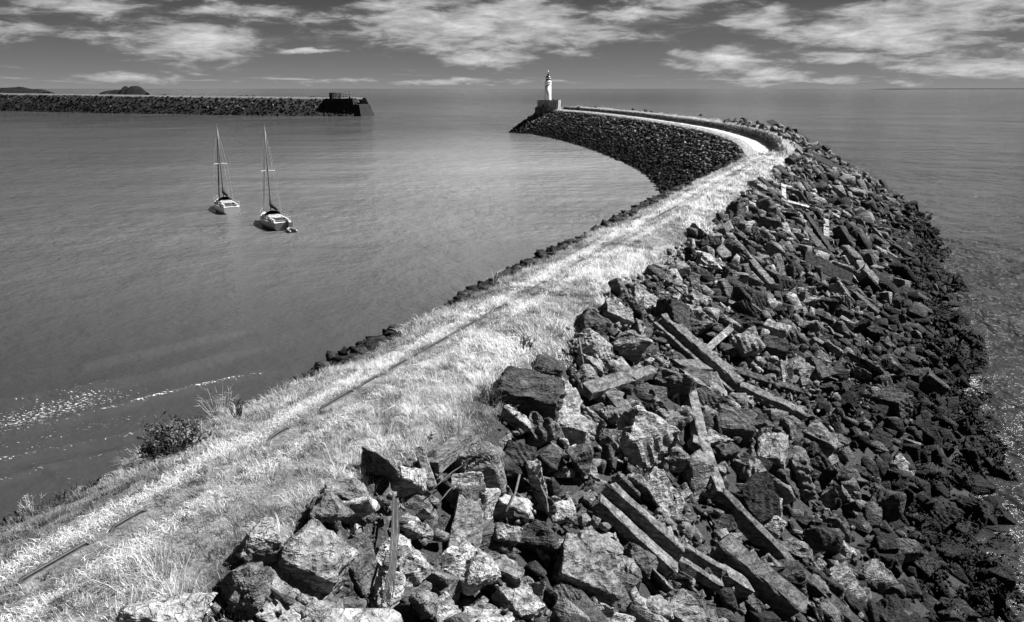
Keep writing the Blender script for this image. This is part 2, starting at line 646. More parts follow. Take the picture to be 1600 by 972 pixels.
def surf(s, o, rough=True):
    s = np.asarray(s, float)
    o = np.asarray(o, float)
    b = bend(s)
    zf = np.interp(o, FAR_O, FAR_Z)
    low = np.interp(s, [S_B1 + 10, S_B1 + 70], [0.0, 0.45])          # the parapet gets lower towards the lighthouse
    zf = np.where(o > 1.7, np.minimum(zf, 11.0 - low), zf)
    z = (1 - b) * np.interp(o, NEAR_O, NEAR_Z) + b * zf
    k = np.interp(np.interp(s, CS, CL[:, 1]), [14, 26, 48, 75, 125], [.93, 1.0, 1.07, 1.16, 1.10])
    oo = np.where(o > 3.6, 3.6 + (o - 3.6) * k, o)
    x = np.interp(s, CS, CL[:, 0]) + np.interp(s, CS, CN[:, 0]) * oo
    y = np.interp(s, CS, CL[:, 1]) + np.interp(s, CS, CN[:, 1]) * oo
    if rough:
        k = np.where(np.abs(o) < 3.0, 0.16, 0.55)
        z = z + (fbm(x * 0.55, y * 0.55, 3) - 0.5) * k
        z = z + np.where(o > 5, (fbm(x * 0.16, y * 0.16, 9, 3) - 0.5) * 1.5, 0)
    return np.stack([x, y, z], -1)


def surf_n(s, o):
    e = 0.3
    du = surf(np.asarray(s) + e, o, False) - surf(np.asarray(s) - e, o, False)
    dv = surf(s, np.asarray(o) + e, False) - surf(s, np.asarray(o) - e, False)
    n = np.cross(dv, du)
    return n / np.maximum(np.linalg.norm(n, axis=-1, keepdims=True), 1e-6)


def grid_faces(ni, nj):
    i, j = np.meshgrid(np.arange(ni - 1), np.arange(nj - 1), indexing='ij')
    a = (i * nj + j).ravel()
    return np.stack([a, a + nj, a + nj + 1, a + 1], 1)


def build_bank():
    ss = np.concatenate([np.arange(0, s_of_y(60), 0.4), np.arange(s_of_y(60), s_of_y(130), 0.7), np.arange(s_of_y(130), S_END + 1, 1.5)])
    oo = np.concatenate([np.linspace(-30, -15.3, 5, endpoint=False), np.linspace(-15.3, -4.6, 16, endpoint=False), np.arange(-4.6, 5.2, 0.2),
                         np.linspace(5.2, 21.5, 26), [25, 30, 33]])
    S, O = np.meshgrid(ss, oo, indexing='ij')
    V = surf(S, O)
    b = bend(S)
    edge = (fbm(V[..., 0] * 0.5, V[..., 1] * 0.5, 21) - 0.5) * 2.2
    ov = O + edge
    topn = np.clip((3.3 - ov) / 0.4, 0, 1) * np.clip((ov + 4.3) / 0.5, 0, 1)
    topf = np.clip((5.4 - ov) / 0.5, 0, 1) * np.clip((O + 2.4) / 0.4, 0, 1) * (1 - np.clip(1 - np.abs(O - 2.05) / 0.45, 0, 1))
    top = (1 - b) * topn + b * topf
    wander = (fbm(S * .12, S * 0 + 3, 15, 2) - .5) * .5
    pn = np.clip(1.1 - np.minimum(np.abs(O + 0.58 + wander), np.abs(O - 0.8 + wander * .6) + .08) / 0.34, 0, 1) * np.clip(-.05 + 1.5 * (fbm(S * .3, O * 1.1, 19, 3) - .2), 0, 1)
    pf = np.clip(1.5 - np.abs(O - 0.1) / 1.1, 0, 1)
    path = np.maximum((1 - b) * pn * np.interp(V[..., 1], [10, 60, 85], [.8, .95, 1.25]), b * pf)
    me = fast_mesh('breakwater', V.reshape(-1, 3), grid_faces(len(ss), len(oo)), {'top': top.ravel(), 'path': path.ravel()}, True)
    o = link('breakwater', me, M_GROUND)
    tag(o, 'long curving breakwater bank with a pale grassy crest', None, None, 'structure')
    return BVHTree.FromPolygons([tuple(v) for v in V.reshape(-1, 3)], [tuple(f) for f in grid_faces(len(ss), len(oo))])


BVH = build_bank()
HEAD = Vector((15.5, 351.0, 0.0))


def build_head():
    th = np.linspace(0, 2 * math.pi, 73)
    rr = np.array([0, 4.5, 6.2, 9, 12.5, 16, 22.0])
    zz = np.array([9.8, 9.4, 7.6, 5.2, 2.7, 0.2, -5.0])
    T, Q = np.meshgrid(th, np.arange(len(rr)), indexing='ij')
    x = HEAD.x + np.cos(T) * rr[Q]
    y = HEAD.y + np.sin(T) * rr[Q]
    V = np.stack([x, y, zz[Q] + (fbm(x * 0.5, y * 0.5, 5) - 0.5) * 0.6], -1).reshape(-1, 3)
    me = fast_mesh('breakwater_head', V, grid_faces(len(th), len(rr)), {'top': np.zeros(len(V)), 'path': np.zeros(len(V))}, True)
    tag(link('breakwater_head', me, M_GROUND), None, None, None, 'structure')


build_head()


def hit(u, v):
    d = ray(u, v).normalized()
    loc, nor, i, dist = BVH.ray_cast(Vector((0, 0, HCAM)), d)
    if loc is None:
        loc = at(u, v, 0.0)
        nor = Vector((0, 0, 1))
    if nor.z < 0:
        nor = -nor
    return loc, nor


# ------------------------------------------------------------------ the sea: one sheet to the horizon
def poly_dist(x, y, P):
    """distance to a polyline and signed side"""
    best = np.full(x.shape, 1e9)
    sd = np.zeros(x.shape)
    tt = np.zeros(x.shape)
    n = len(P) - 1
    for i in range(n):
        ax, ay = P[i][:2]
        bx, by = P[i + 1][:2]
        dx, dy = bx - ax, by - ay
        L = math.hypot(dx, dy)
        t = np.clip(((x - ax) * dx + (y - ay) * dy) / (L * L), 0, 1)
        d = np.hypot(x - ax - t * dx, y - ay - t * dy)
        s = ((x - ax) * dy - (y - ay) * dx) / L
        m = d < best
        best = np.where(m, d, best)
        sd = np.where(m, s, sd)
        tt = np.where(m, (i + t) / n, tt)
    return best, sd, tt


WAVES = [  # crests rolling onto the inner shore: photo points, height, width, foam
    ([(-120, 605), (0, 592), (130, 575), (250, 548), (340, 528), (420, 512)], 0.34, 0.8, 0.0),
    ([(-120, 655), (0, 635), (120, 615), (250, 588), (350, 560), (430, 540)], 0.4, 0.75, 0.14),
    ([(-120, 700), (0, 682), (100, 661), (200, 636), (300, 608), (400, 588), (480, 576)], 0.26, 0.45, 0.42),
    ([(-120, 745), (0, 723), (100, 704), (200, 684), (262, 668)], 0.24, 0.32, 0.42),
    ([(-60, 775), (0, 754), (60, 736), (130, 721), (200, 706), (250, 695)], 0.16, 0.24, 0.33),
    ([(40, 722), (60, 736), (75, 736), (95, 750), (115, 754), (160, 748)], 0.08, 0.13, 0.33),
]


def build_sea():
    def spread(a, b, step, far, n):
        core = np.arange(a, b + step / 2, step)
        g = np.geomspace(step * 2, far, n)
        return np.concatenate([(a - g)[::-1], core, b + g])
    xs = np.unique(np.concatenate([spread(-42, -4, 0.24, 42000, 55), np.arange(-4, 14, 1.2), np.arange(14, 62, 0.4)]))
    xs = xs[np.concatenate([[True], np.diff(xs) > 0.1])]
    ys = np.concatenate([np.linspace(-400, 18, 16), np.arange(18.2, 75, 0.24), np.arange(75, 130, 0.6), 130 + np.geomspace(1.0, 45000, 70)])
    X, Y = np.meshgrid(xs, ys, indexing='ij')
    Z = np.zeros_like(X)
    foam = np.zeros_like(X)
    glint = np.zeros_like(X)
    cx = np.interp(Y, CL[:, 1], CL[:, 0])
    sea = np.clip((X - cx) / 20 + 0.5, 0, 1)
    out = np.clip((Y - 330) / 140, 0, 1)
    sea = np.maximum(sea, out)
    near = (Y < 140) & (Y > 15)
    for pts, h, w, fo in WAVES:
        P = [at(u, v, 0) for u, v in pts]
        d, sdist, t = poly_dist(X, Y, P)
        ends = np.clip(t / 0.08, 0, 1) * np.clip((1 - t) / 0.2, 0, 1)
        wob = (fbm(X * 0.5, Y * 0.5, 41) - 0.5) * 0.5
        q = sdist + wob
        prof = np.where(q < 0, np.exp(-(q / (w * 2.4)) ** 2), np.exp(-(q / (w * 0.6)) ** 2))
        Z += h * prof * ends * near * (d < 6)
        if fo:
            f = np.exp(-((q + 0.02) / (0.16 + w * 0.25)) ** 2) * ends * (d < 6) * fo * (0.5 + vnoise(X * 0.8, Y * 0.8, 4))
            foam = np.maximum(foam, f)
    # choppy patch with sun glitter painted as pale flecks, between the second and third crest
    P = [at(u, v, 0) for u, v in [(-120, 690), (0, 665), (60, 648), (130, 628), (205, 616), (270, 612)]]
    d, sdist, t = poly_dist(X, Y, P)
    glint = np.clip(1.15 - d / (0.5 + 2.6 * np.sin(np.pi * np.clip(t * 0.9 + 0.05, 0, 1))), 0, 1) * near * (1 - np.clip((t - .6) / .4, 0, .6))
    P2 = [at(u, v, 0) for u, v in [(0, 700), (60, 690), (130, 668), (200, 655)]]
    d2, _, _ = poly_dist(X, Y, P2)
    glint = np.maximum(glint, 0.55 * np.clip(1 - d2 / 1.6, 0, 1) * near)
    # wind waves on the open side
    for k in range(26):
        a = R(100) + (vnoise(k * 1.7, 0.3, 8) - 0.5) * 1.3
        L = 1.3 * 1.13 ** k
        A = 0.010 * L ** 0.75
        ph = k * 2.4
        kx, ky = math.cos(a) * 2 * math.pi / L, math.sin(a) * 2 * math.pi / L
        ok = (Y > 16) & (Y < 130) & (X > 12) & (X < 64)
        Z += np.where(ok, A * 1.3 * np.sin(kx * X + ky * Y + ph) * sea * np.clip((125 - Y) / 60, 0, 1) * np.clip((63 - X) / 12, 0, 1), 0)
    # foam lapping the seaward stones
    wl = X - (cx + 18.6 / 0.914)
    f = np.exp(-((wl - 0.6) / 1.3) ** 2) * (Y < 140) * (Y > 0) * 0.32 * (0.4 + 1.1 * vnoise(X * 0.35, Y * 0.35, 14))
    foam = np.maximum(foam, f)
    # sun glitter painted as flecks on the open water lower right
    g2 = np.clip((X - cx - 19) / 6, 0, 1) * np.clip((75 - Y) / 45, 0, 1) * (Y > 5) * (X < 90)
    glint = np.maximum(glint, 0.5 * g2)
    silt_sheen = 0.068 - 0.016 * sea - 0.022 * sea * np.clip((150 - Y) / 80, 0, 1)
    silt_sheen = silt_sheen + 0.18 * np.exp(-((X - 12) / 62) ** 2 - ((Y - 200) / 105) ** 2) * (1 - sea)  # harbour sheen painted in as a paler water colour
    silt_sheen = silt_sheen - 0.042 * np.clip((100 - Y) / 50, 0, 1) * (1 - sea)
    silt_sheen = silt_sheen + 0.05 * np.exp(-((X - 70) / (120 + Y * .12)) ** 2 - ((Y - 700) / 330) ** 2)  # bright sheen on the far sea, likewise put into the colour
    silt_sheen = silt_sheen + 0.035 * np.clip((Y - 900) / 3000, 0, 1)
    chop = (0.85 + 1.3 * sea) * np.interp(Y, [45, 110], [.36, 1.0])
    chop = np.maximum(chop, 1.5 * sea)
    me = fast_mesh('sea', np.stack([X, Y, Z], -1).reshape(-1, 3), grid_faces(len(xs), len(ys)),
                   {'foam': foam.ravel(), 'glint': glint.ravel(), 'silt_sheen': silt_sheen.ravel(), 'chop': chop.ravel()}, True)
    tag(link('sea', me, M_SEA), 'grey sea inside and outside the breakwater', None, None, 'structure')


build_sea()


# ------------------------------------------------------------------ rocks
def rock_bm(seed, kind):
    rd = random.Random(seed)
    dims = {'block': (1, .85, .7), 'slab': (1, .7, .32), 'wedge': (1, .62, .6), 'shard': (1, .42, .36), 'lump': (1, .9, .8)}[kind]
    bm = bmesh.new()
    pts = []
    if kind in ('block', 'slab', 'shard'):
        for x in (-1, 1):
            for y in (-1, 1):
                for z in (-1, 1):
                    if rd.random() < 0.16:
                        continue
                    pts.append(Vector((x * rd.uniform(.62, 1), y * rd.uniform(.6, 1), z * rd.uniform(.6, 1))))
        for i in range(4):
            v = Vector((rd.uniform(-1, 1), rd.uniform(-1, 1), rd.uniform(-1, 1)))
            v /= max(abs(c) for c in v)
            pts.append(v * rd.uniform(.85, 1.02))
    else:
        for i in range(13 if kind == 'lump' else 9):
            v = Vector((rd.gauss(0, 1), rd.gauss(0, 1), rd.gauss(0, 1))).normalized()
            pts.append(v * rd.uniform(.85, 1.1))
    for p in pts:
        bm.verts.new((p.x * dims[0] / 2, p.y * dims[1] / 2, p.z * dims[2] / 2))
    bmesh.ops.convex_hull(bm, input=bm.verts[:])
    bmesh.ops.delete(bm, geom=[v for v in bm.verts if not v.link_faces], context='VERTS')
    bmesh.ops.dissolve_limit(bm, angle_limit=R(11), verts=bm.verts[:], edges=bm.edges[:])
    return bm


KINDS = ['block', 'block', 'slab', 'wedge', 'lump', 'shard', 'block', 'wedge', 'lump', 'slab', 'shard', 'block']
LOW, MID = [], []
for i in range(36):
    k = KINDS[i % len(KINDS)]
    bm = rock_bm(100 + i, k)
    b2 = bm.copy()
    bmesh.ops.triangulate(b2, faces=b2.faces[:])
    b2.verts.ensure_lookup_table()
    LOW.append((np.array([v.co for v in b2.verts]), np.array([[v.index for v in f.verts] for f in b2.faces])))
    b2.free()
    try:
        bmesh.ops.bevel(bm, geom=bm.edges[:], offset=0.028, segments=1, profile=0.5, affect='EDGES', clamp_overlap=True)
    except Exception:
        pass
    bmesh.ops.triangulate(bm, faces=bm.faces[:])
    bm.verts.ensure_lookup_table()
    bm.verts.index_update()
    MID.append((np.array([v.co for v in bm.verts]), np.array([[v.index for v in f.verts] for f in bm.faces])))
    bm.free()


def rough_rock(seed, kind):
    bm = rock_bm(seed, kind)
    try:
        bmesh.ops.bevel(bm, geom=bm.edges[:], offset=0.022, segments=1, profile=0.5, affect='EDGES', clamp_overlap=True)
    except Exception:
        pass
    bmesh.ops.triangulate(bm, faces=bm.faces[:])
    for it in range(5):
        es = [e for e in bm.edges if e.calc_length() > 0.078]
        if not es or len(bm.faces) > 4200:
            break
        bmesh.ops.subdivide_edges(bm, edges=es, cuts=1)
        bmesh.ops.triangulate(bm, faces=[f for f in bm.faces if len(f.verts) > 3])
    bm.normal_update()
    off = Vector((seed * 3.1 % 50, seed * 1.7 % 50, seed * 0.9 % 50))
    ax = Vector((math.sin(seed), math.cos(seed * 1.3), 0.7)).normalized()
    mv = []
    for v in bm.verts:
        p = v.co + off
        n = mnoise.fractal(p * 3.0, 1.0, 2.1, 4) * 0.048
        st = p.dot(ax) * 7 + mnoise.noise(p * 2.0) * 1.2
        n += (abs((st % 1.0) - 0.5) - 0.25) * 0.06
        n -= max(0.0, mnoise.noise(p * 2.3 + Vector((9, 2, 4))) - 0.25) * 0.14
        mv.append(v.normal * n)
    for v, d in zip(bm.verts, mv):
        v.co += d
    me = bpy.data.meshes.new('boulder')
    bm.to_mesh(me)
    bm.free()
    me.materials.append(M_ROCK)
    return me


ROUGH = {}
for i in range(36):
    k = KINDS[i % len(KINDS)]
    ROUGH.setdefault(k, []).append(rough_rock(100 + i, k))
ROUGH_I = [None] * 36
_cnt = {}
for i in range(36):
    k = KINDS[i % len(KINDS)]
    ROUGH_I[i] = ROUGH[k][_cnt.get(k, 0)]
    _cnt[k] = _cnt.get(k, 0) + 1


def rot_mats(e):
    """euler angles (n,3) -> (n,3,3)"""
    c, s = np.cos(e), np.sin(e)
    z = np.zeros(len(e))
    o = np.ones(len(e))
    X = np.stack([o, z, z, z, c[:, 0], -s[:, 0], z, s[:, 0], c[:, 0]], 1).reshape(-1, 3, 3)
    Y = np.stack([c[:, 1], z, s[:, 1], z, o, z, -s[:, 1], z, c[:, 1]], 1).reshape(-1, 3, 3)
    Z = np.stack([c[:, 2], -s[:, 2], z, s[:, 2], c[:, 2], z, z, z, o], 1).reshape(-1, 3, 3)
    return Z @ Y @ X


def rock_mass(name, pos, size, proto, Rm, tone, lib, mat, label, parent=None):
    """many stones too small or too many to pick apart, as one mesh of real stones"""
    Vs, Fs, Ts = [], [], []
    base = 0
    for k in range(len(lib)):
        idx = np.where(proto == k)[0]
        if not len(idx):
            continue
        V, F = lib[k]
        W = np.einsum('nij,nvj->nvi', Rm[idx], V[None] * size[idx][:, None, :]) + pos[idx][:, None, :]
        n, nv = len(idx), len(V)
        Fa = (F[None] + (np.arange(n) * nv)[:, None, None] + base).reshape(-1, 3)
        Vs.append(W.reshape(-1, 3))
        Fs.append(Fa)
        Ts.append(np.repeat(tone[idx], nv))
        base += n * nv
    me = fast_mesh(name, np.vstack(Vs), np.vstack(Fs), {'tone': np.concatenate(Ts)})
    o = link(name, me, mat, parent)
    if parent is None:
        tag(o, label, None, None, 'stuff')
    else:
        o['kind'] = 'stuff'
    return o

# ------------------------------------------------------------------ broken concrete beams among the stones
LANDMARKS = []        # (u, v, phrase) that other labels can point to
KEEP = []             # (a, b, radius): where loose stones must not bury a beam or a big boulder


def section(profile, w, h):
    c = min(w, h) * 0.07
    if profile == 'rect':
        return [(-w / 2 + c, 0), (w / 2 - c, 0), (w / 2, c), (w / 2, h - c), (w / 2 - c, h), (-w / 2 + c, h), (-w / 2, h - c), (-w / 2, c)]
    if profile == 'L':     # low ledge on the left, upstand on the right
        return [(-w / 2, 0), (w / 2, 0), (w / 2, h), (w * 0.12, h), (w * 0.08, h * 0.95), (w * 0.05, h * 0.5), (-w / 2 + c, h * 0.46), (-w / 2, h * 0.42)]
    if profile == 'R':     # ledge on the left, wide flat top
        return [(-w / 2, 0), (w / 2, 0), (w / 2, h - c), (w / 2 - c, h), (-w * 0.16, h), (-w * 0.2, h - c), (-w * 0.22, h * 0.55), (-w / 2, h * 0.5)]
    if profile == 'T':
        return [(-w * .28, 0), (w * .28, 0), (w * .28, h * .55), (w / 2, h * .62), (w / 2, h), (-w / 2, h), (-w / 2, h * .62), (-w * .28, h * .55)]


def beam_mesh(L, w, h, profile, seed, jag=0.2):
    rd = random.Random(seed)
    sec = section(profile, w, h)
    n = max(3, int(L / 0.3) + 1)
    bm = bmesh.new()
    rings = []
    for i in range(n + 1):
        x = -L / 2 + L * i / n
        ring = []
        ex = 0 if 0 < i < n else (1 if i == n else -1)
        for (y, z) in sec:
            chip = rd.random() < 0.15 and z > h * .3
            k = rd.uniform(.8, .96) if chip else 1.0
            jx = ex * rd.uniform(-jag, jag) * min(1, w) if ex else 0
            ring.append(bm.verts.new((x + jx, y * k + rd.uniform(-.015, .015), (z - h / 2) * k + rd.uniform(-.015, .015))))
        rings.append(ring)
    m = len(sec)
    for r0, r1 in zip(rings, rings[1:]):
        for k in range(m):
            bm.faces.new((r0[k], r1[k], r1[(k + 1) % m], r0[(k + 1) % m]))
    for ring, flip in ((rings[0], False), (rings[-1], True)):
        c = sum((v.co for v in ring), Vector()) / m
        c.x += rd.uniform(-.1, .1) * jag * 4
        cv = bm.verts.new(c)
        for k in range(m):
            f = (ring[k], ring[(k + 1) % m], cv)
            bm.faces.new(f[::-1] if flip else f)
    bmesh.ops.recalc_face_normals(bm, faces=bm.faces[:])
    me = bpy.data.meshes.new('concrete_beam')
    bm.to_mesh(me)
    bm.free()
    return me


def frame_from(p, q, up, roll=0.0):
    x = (q - p).normalized()
    y = up.cross(x).normalized()
    z = x.cross(y)
    M = Matrix((x, y, z)).transposed()
    if roll:
        M = M @ Matrix.Rotation(roll, 3, 'X')
    return M


def beam_ends(u1, v1, u2, v2, lift1, lift2, h):
    p, n1 = hit(u1, v1)
    q, n2 = hit(u2, v2)
    up = (n1 + n2 + Vector((0, 0, 0.8))).normalized()
    # lift towards the eye along the line of sight so the beam lies on the stones and keeps its place
    eye = Vector((0, 0, HCAM))
    far_up = 0.45 if px([p])[2][0] > 42 else 0.0          # the far ones lie on top of thicker stones
    p = p + (eye - p).normalized() * (lift1 * .82 + far_up + h * .5)
    q = q + (eye - q).normalized() * (lift2 * .82 + far_up + h * .5)
    return p, q, up


def beam(name, spec, label, short, tone=0.2, cat='beam', group='broken concrete beams on the stones', parent=None, seed=None):
    u1, v1, u2, v2, wpx, h, prof, roll = spec[:8]
    l1, l2 = (spec[8], spec[9]) if len(spec) > 9 else (0.55, 0.55)
    p, q, up = beam_ends(u1, v1, u2, v2, l1, l2, h)
    dep = px([(p + q) / 2])[2][0]
    w = wpx * dep / FPX
    L = (q - p).length
    me = beam_mesh(L, w, h, prof, seed if seed is not None else int(u1 * 7 + v1))
    me.materials.append(M_CONC)
    M = frame_from(p, q, up, roll)
    o = bpy.data.objects.new(name, me)
    COL.objects.link(o)
    o.color = (tone * .66, tone * .66, tone * .66, 1)
    o.matrix_world = Matrix.Translation((p + q) / 2) @ M.to_4x4()
    KEEP.append((p, q, w * (.45 if not dep > 42 else .6)))
    if parent is None:
        tag(o, label, cat, group, 'thing')
        if short:
            LANDMARKS.append(((u1 + u2) / 2, (v1 + v2) / 2, short))
    return o


BEAMS = [
    ('concrete_beam', (1030, 500, 1150, 606, 38, .62, 'R', 0.1, .9, .9), 'long thick concrete beam with a ledge, sloping down through the middle of the stones', 'the long thick concrete beam', .20),
    ('concrete_beam', (1150, 603, 1252, 648, 26, .42, 'rect', 0.0, .7, .7), 'flat-topped concrete beam butted against the lower end of the long thick beam', 'the flat-topped beam', .20),
    ('concrete_beam', (1136, 578, 1246, 612, 13, .35, 'rect', 0.2, .6, .5), 'thin dark concrete beam lying just above the flat-topped beam', 'the thin dark beam', .10),
    ('concrete_beam', (942, 772, 1060, 880, 46, .62, 'L', -0.15, .8, .8), 'broad L-shaped concrete beam with a raised rib, low in the foreground', 'the broad L-shaped beam', .24),
    ('concrete_beam', (1060, 866, 1126, 905, 36, .5, 'L', -0.1, .8, .8), 'short ribbed concrete beam continuing below the broad L-shaped beam', 'the short ribbed beam', .2),
    ('concrete_beam', (1126, 898, 1166, 922, 30, .4, 'rect', 0.0, .8, .8), 'stubby broken concrete end piece below the short ribbed beam', 'the stubby concrete end piece', .24),
    ('concrete_beam', (1122, 772, 1232, 886, 17, .5, 'rect', 0.15, .9, .8), 'slender straight concrete beam running down right of the broad L-shaped beam', 'the slender straight beam', .14),
    ('concrete_beam', (1118, 850, 1248, 955, 36, .7, 'rect', 0.25, .7, .7), 'heavy square concrete beam at the bottom, rounded at its lower end', 'the heavy square beam', .15),
    ('concrete_beam', (1234, 888, 1345, 990, 20, .5, 'rect', 0.2, .7, .7), 'dark concrete beam running out of the bottom of the picture', 'the dark beam at the bottom edge', .09),
    ('concrete_beam', (1186, 280, 1226, 318, 10, .55, 'rect', 0.1, .6, .6), 'dark concrete beam below the grass edge near the bend', 'the dark beam near the bend', .07),
    ('concrete_beam', (1256, 403, 1328, 438, 22, .35, 'rect', 0.9, .8, .6), 'wide dark concrete plank tilted on edge on the far stones', 'the wide dark plank', .07),
    ('concrete_beam', (1252, 352, 1284, 392, 15, .4, 'rect', 0.1, .6, .6), 'broad grey concrete plank pointing downslope on the far stones', 'the broad grey plank', .12),
    ('concrete_beam', (1258, 336, 1300, 398, 8, .5, 'rect', 0.1, .7, .7), 'narrow dark concrete beam lying along the broad grey plank', 'the narrow dark beam', .07),
    ('concrete_beam', (1258, 240, 1312, 268, 15, .8, 'rect', 0.5, .7, .7), 'massive dark concrete beam high at the bend of the breakwater', 'the massive dark beam at the bend', .06),
    ('concrete_beam', (1136, 368, 1204, 448, 14, .5, 'rect', 0.1, .6, .6), 'long pale concrete beam sloping beside the grass, far up the slope', 'the long pale beam', .22),
    ('concrete_beam', (1104, 548, 1140, 516, 11, .35, 'T', 0.1, .8, 1.3), 'short pale T-shaped concrete post leaning over the long thick beam', 'the short pale post', .34),
    ('concrete_beam', (672, 732, 738, 676, 26, .32, 'rect', -0.5, .5, .5), 'rough flat concrete plank leaning at the edge of the grass', 'the flat plank by the grass', .2),
    ('concrete_beam', (655, 700, 676, 762, 14, .2, 'rect', 0.6, .9, .6), 'narrow upright concrete splinter beside the flat plank by the grass', 'the upright splinter', .28),
    ('concrete_beam', (1140, 575, 1060, 573, 26, .3, 'rect', 0.0, .9, .9), 'square-edged concrete slab jutting out under the long thick beam', 'the square-edged slab', .2),
    ('concrete_beam', (1312, 395, 1360, 432, 9, .4, 'rect', 0.1, .6, .6), 'thin grey concrete beam on the far seaward stones', 'the thin grey far beam', .12),
    ('concrete_beam', (1290, 345, 1290, 372, 9, .35, 'rect', 0.0, .7, .7), 'pale concrete stump standing among the far stones', 'the pale stump', .4),
    ('concrete_beam', (1203, 189, 1222, 203, 11, .9, 'rect', 0.2, .8, .8), 'dark squared concrete block breaking the skyline at the bend', 'the dark block on the skyline', .05),
    ('concrete_beam', (1160, 470, 1190, 492, 10, .35, 'rect', 0.0, .6, .6), 'small grey concrete beam half buried below the long pale beam', 'the small half-buried beam', .16),
    ('concrete_beam', (1330, 455, 1372, 490, 9, .35, 'rect', 0.3, .6, .6), 'slim concrete beam on the stones right of the wide dark plank', 'the slim far beam', .15),
]
for nm, sp, lb, sh, tn in BEAMS:
    beam(nm, sp, lb, sh, tn)


def beam_group(label, short, uv, pieces, tone, cat='beam'):
    base, _ = hit(*uv)
    root = empty('concrete_beam', base)
    tag(root, label, cat, 'broken concrete beams on the stones', 'thing')
    bpy.context.view_layer.update()
    for nm, sp in pieces:
        o = beam(nm, sp, None, None, tone, parent=True)
        mw = o.matrix_world.copy()
        o.parent = root
        o.matrix_parent_inverse = Matrix.Translation(base).inverted()
    LANDMARKS.append((uv[0], uv[1], short))


beam_group('pale concrete beam with a short side arm, standing upright among the stones', 'the upright beam with a side arm', (1100, 680),
           [('shaft', (1072, 590, 1096, 694, 17, .42, 'rect', 0.0, 1.3, 1.0)), ('cap_arm', (1066, 588, 1112, 612, 24, .3, 'rect', 0.0, 1.45, 1.35)),
            ('lower_shaft', (1094, 690, 1122, 776, 20, .42, 'rect', 0.0, 1.0, .9)), ('knee', (1078, 690, 1104, 702, 22, .36, 'rect', 0.0, .9, 1.05))], .24)
beam_group('grey forked concrete slab lying left of the upright beam', 'the forked slab', (950, 612),
           [('bar', (914, 612, 986, 590, 26, .3, 'rect', 0.1, .8, .8)), ('fork', (946, 604, 978, 650, 22, .3, 'rect', 0.3, .82, .6)), ('tip', (984, 592, 1020, 580, 20, .28, 'rect', 0.0, .85, .8))], .2)
beam_group('white L-shaped concrete frame lying high on the far stones', 'the white L-shaped frame', (1230, 310),
           [('post', (1222, 290, 1224, 316, 8, .4, 'rect', 0.0, 1.0, .9)), ('foot', (1222, 315, 1264, 326, 8, .4, 'rect', 0.0, .9, .7)), ('head', (1220, 291, 1236, 294, 8, .35, 'rect', 0.0, 1.05, .9))], .55)

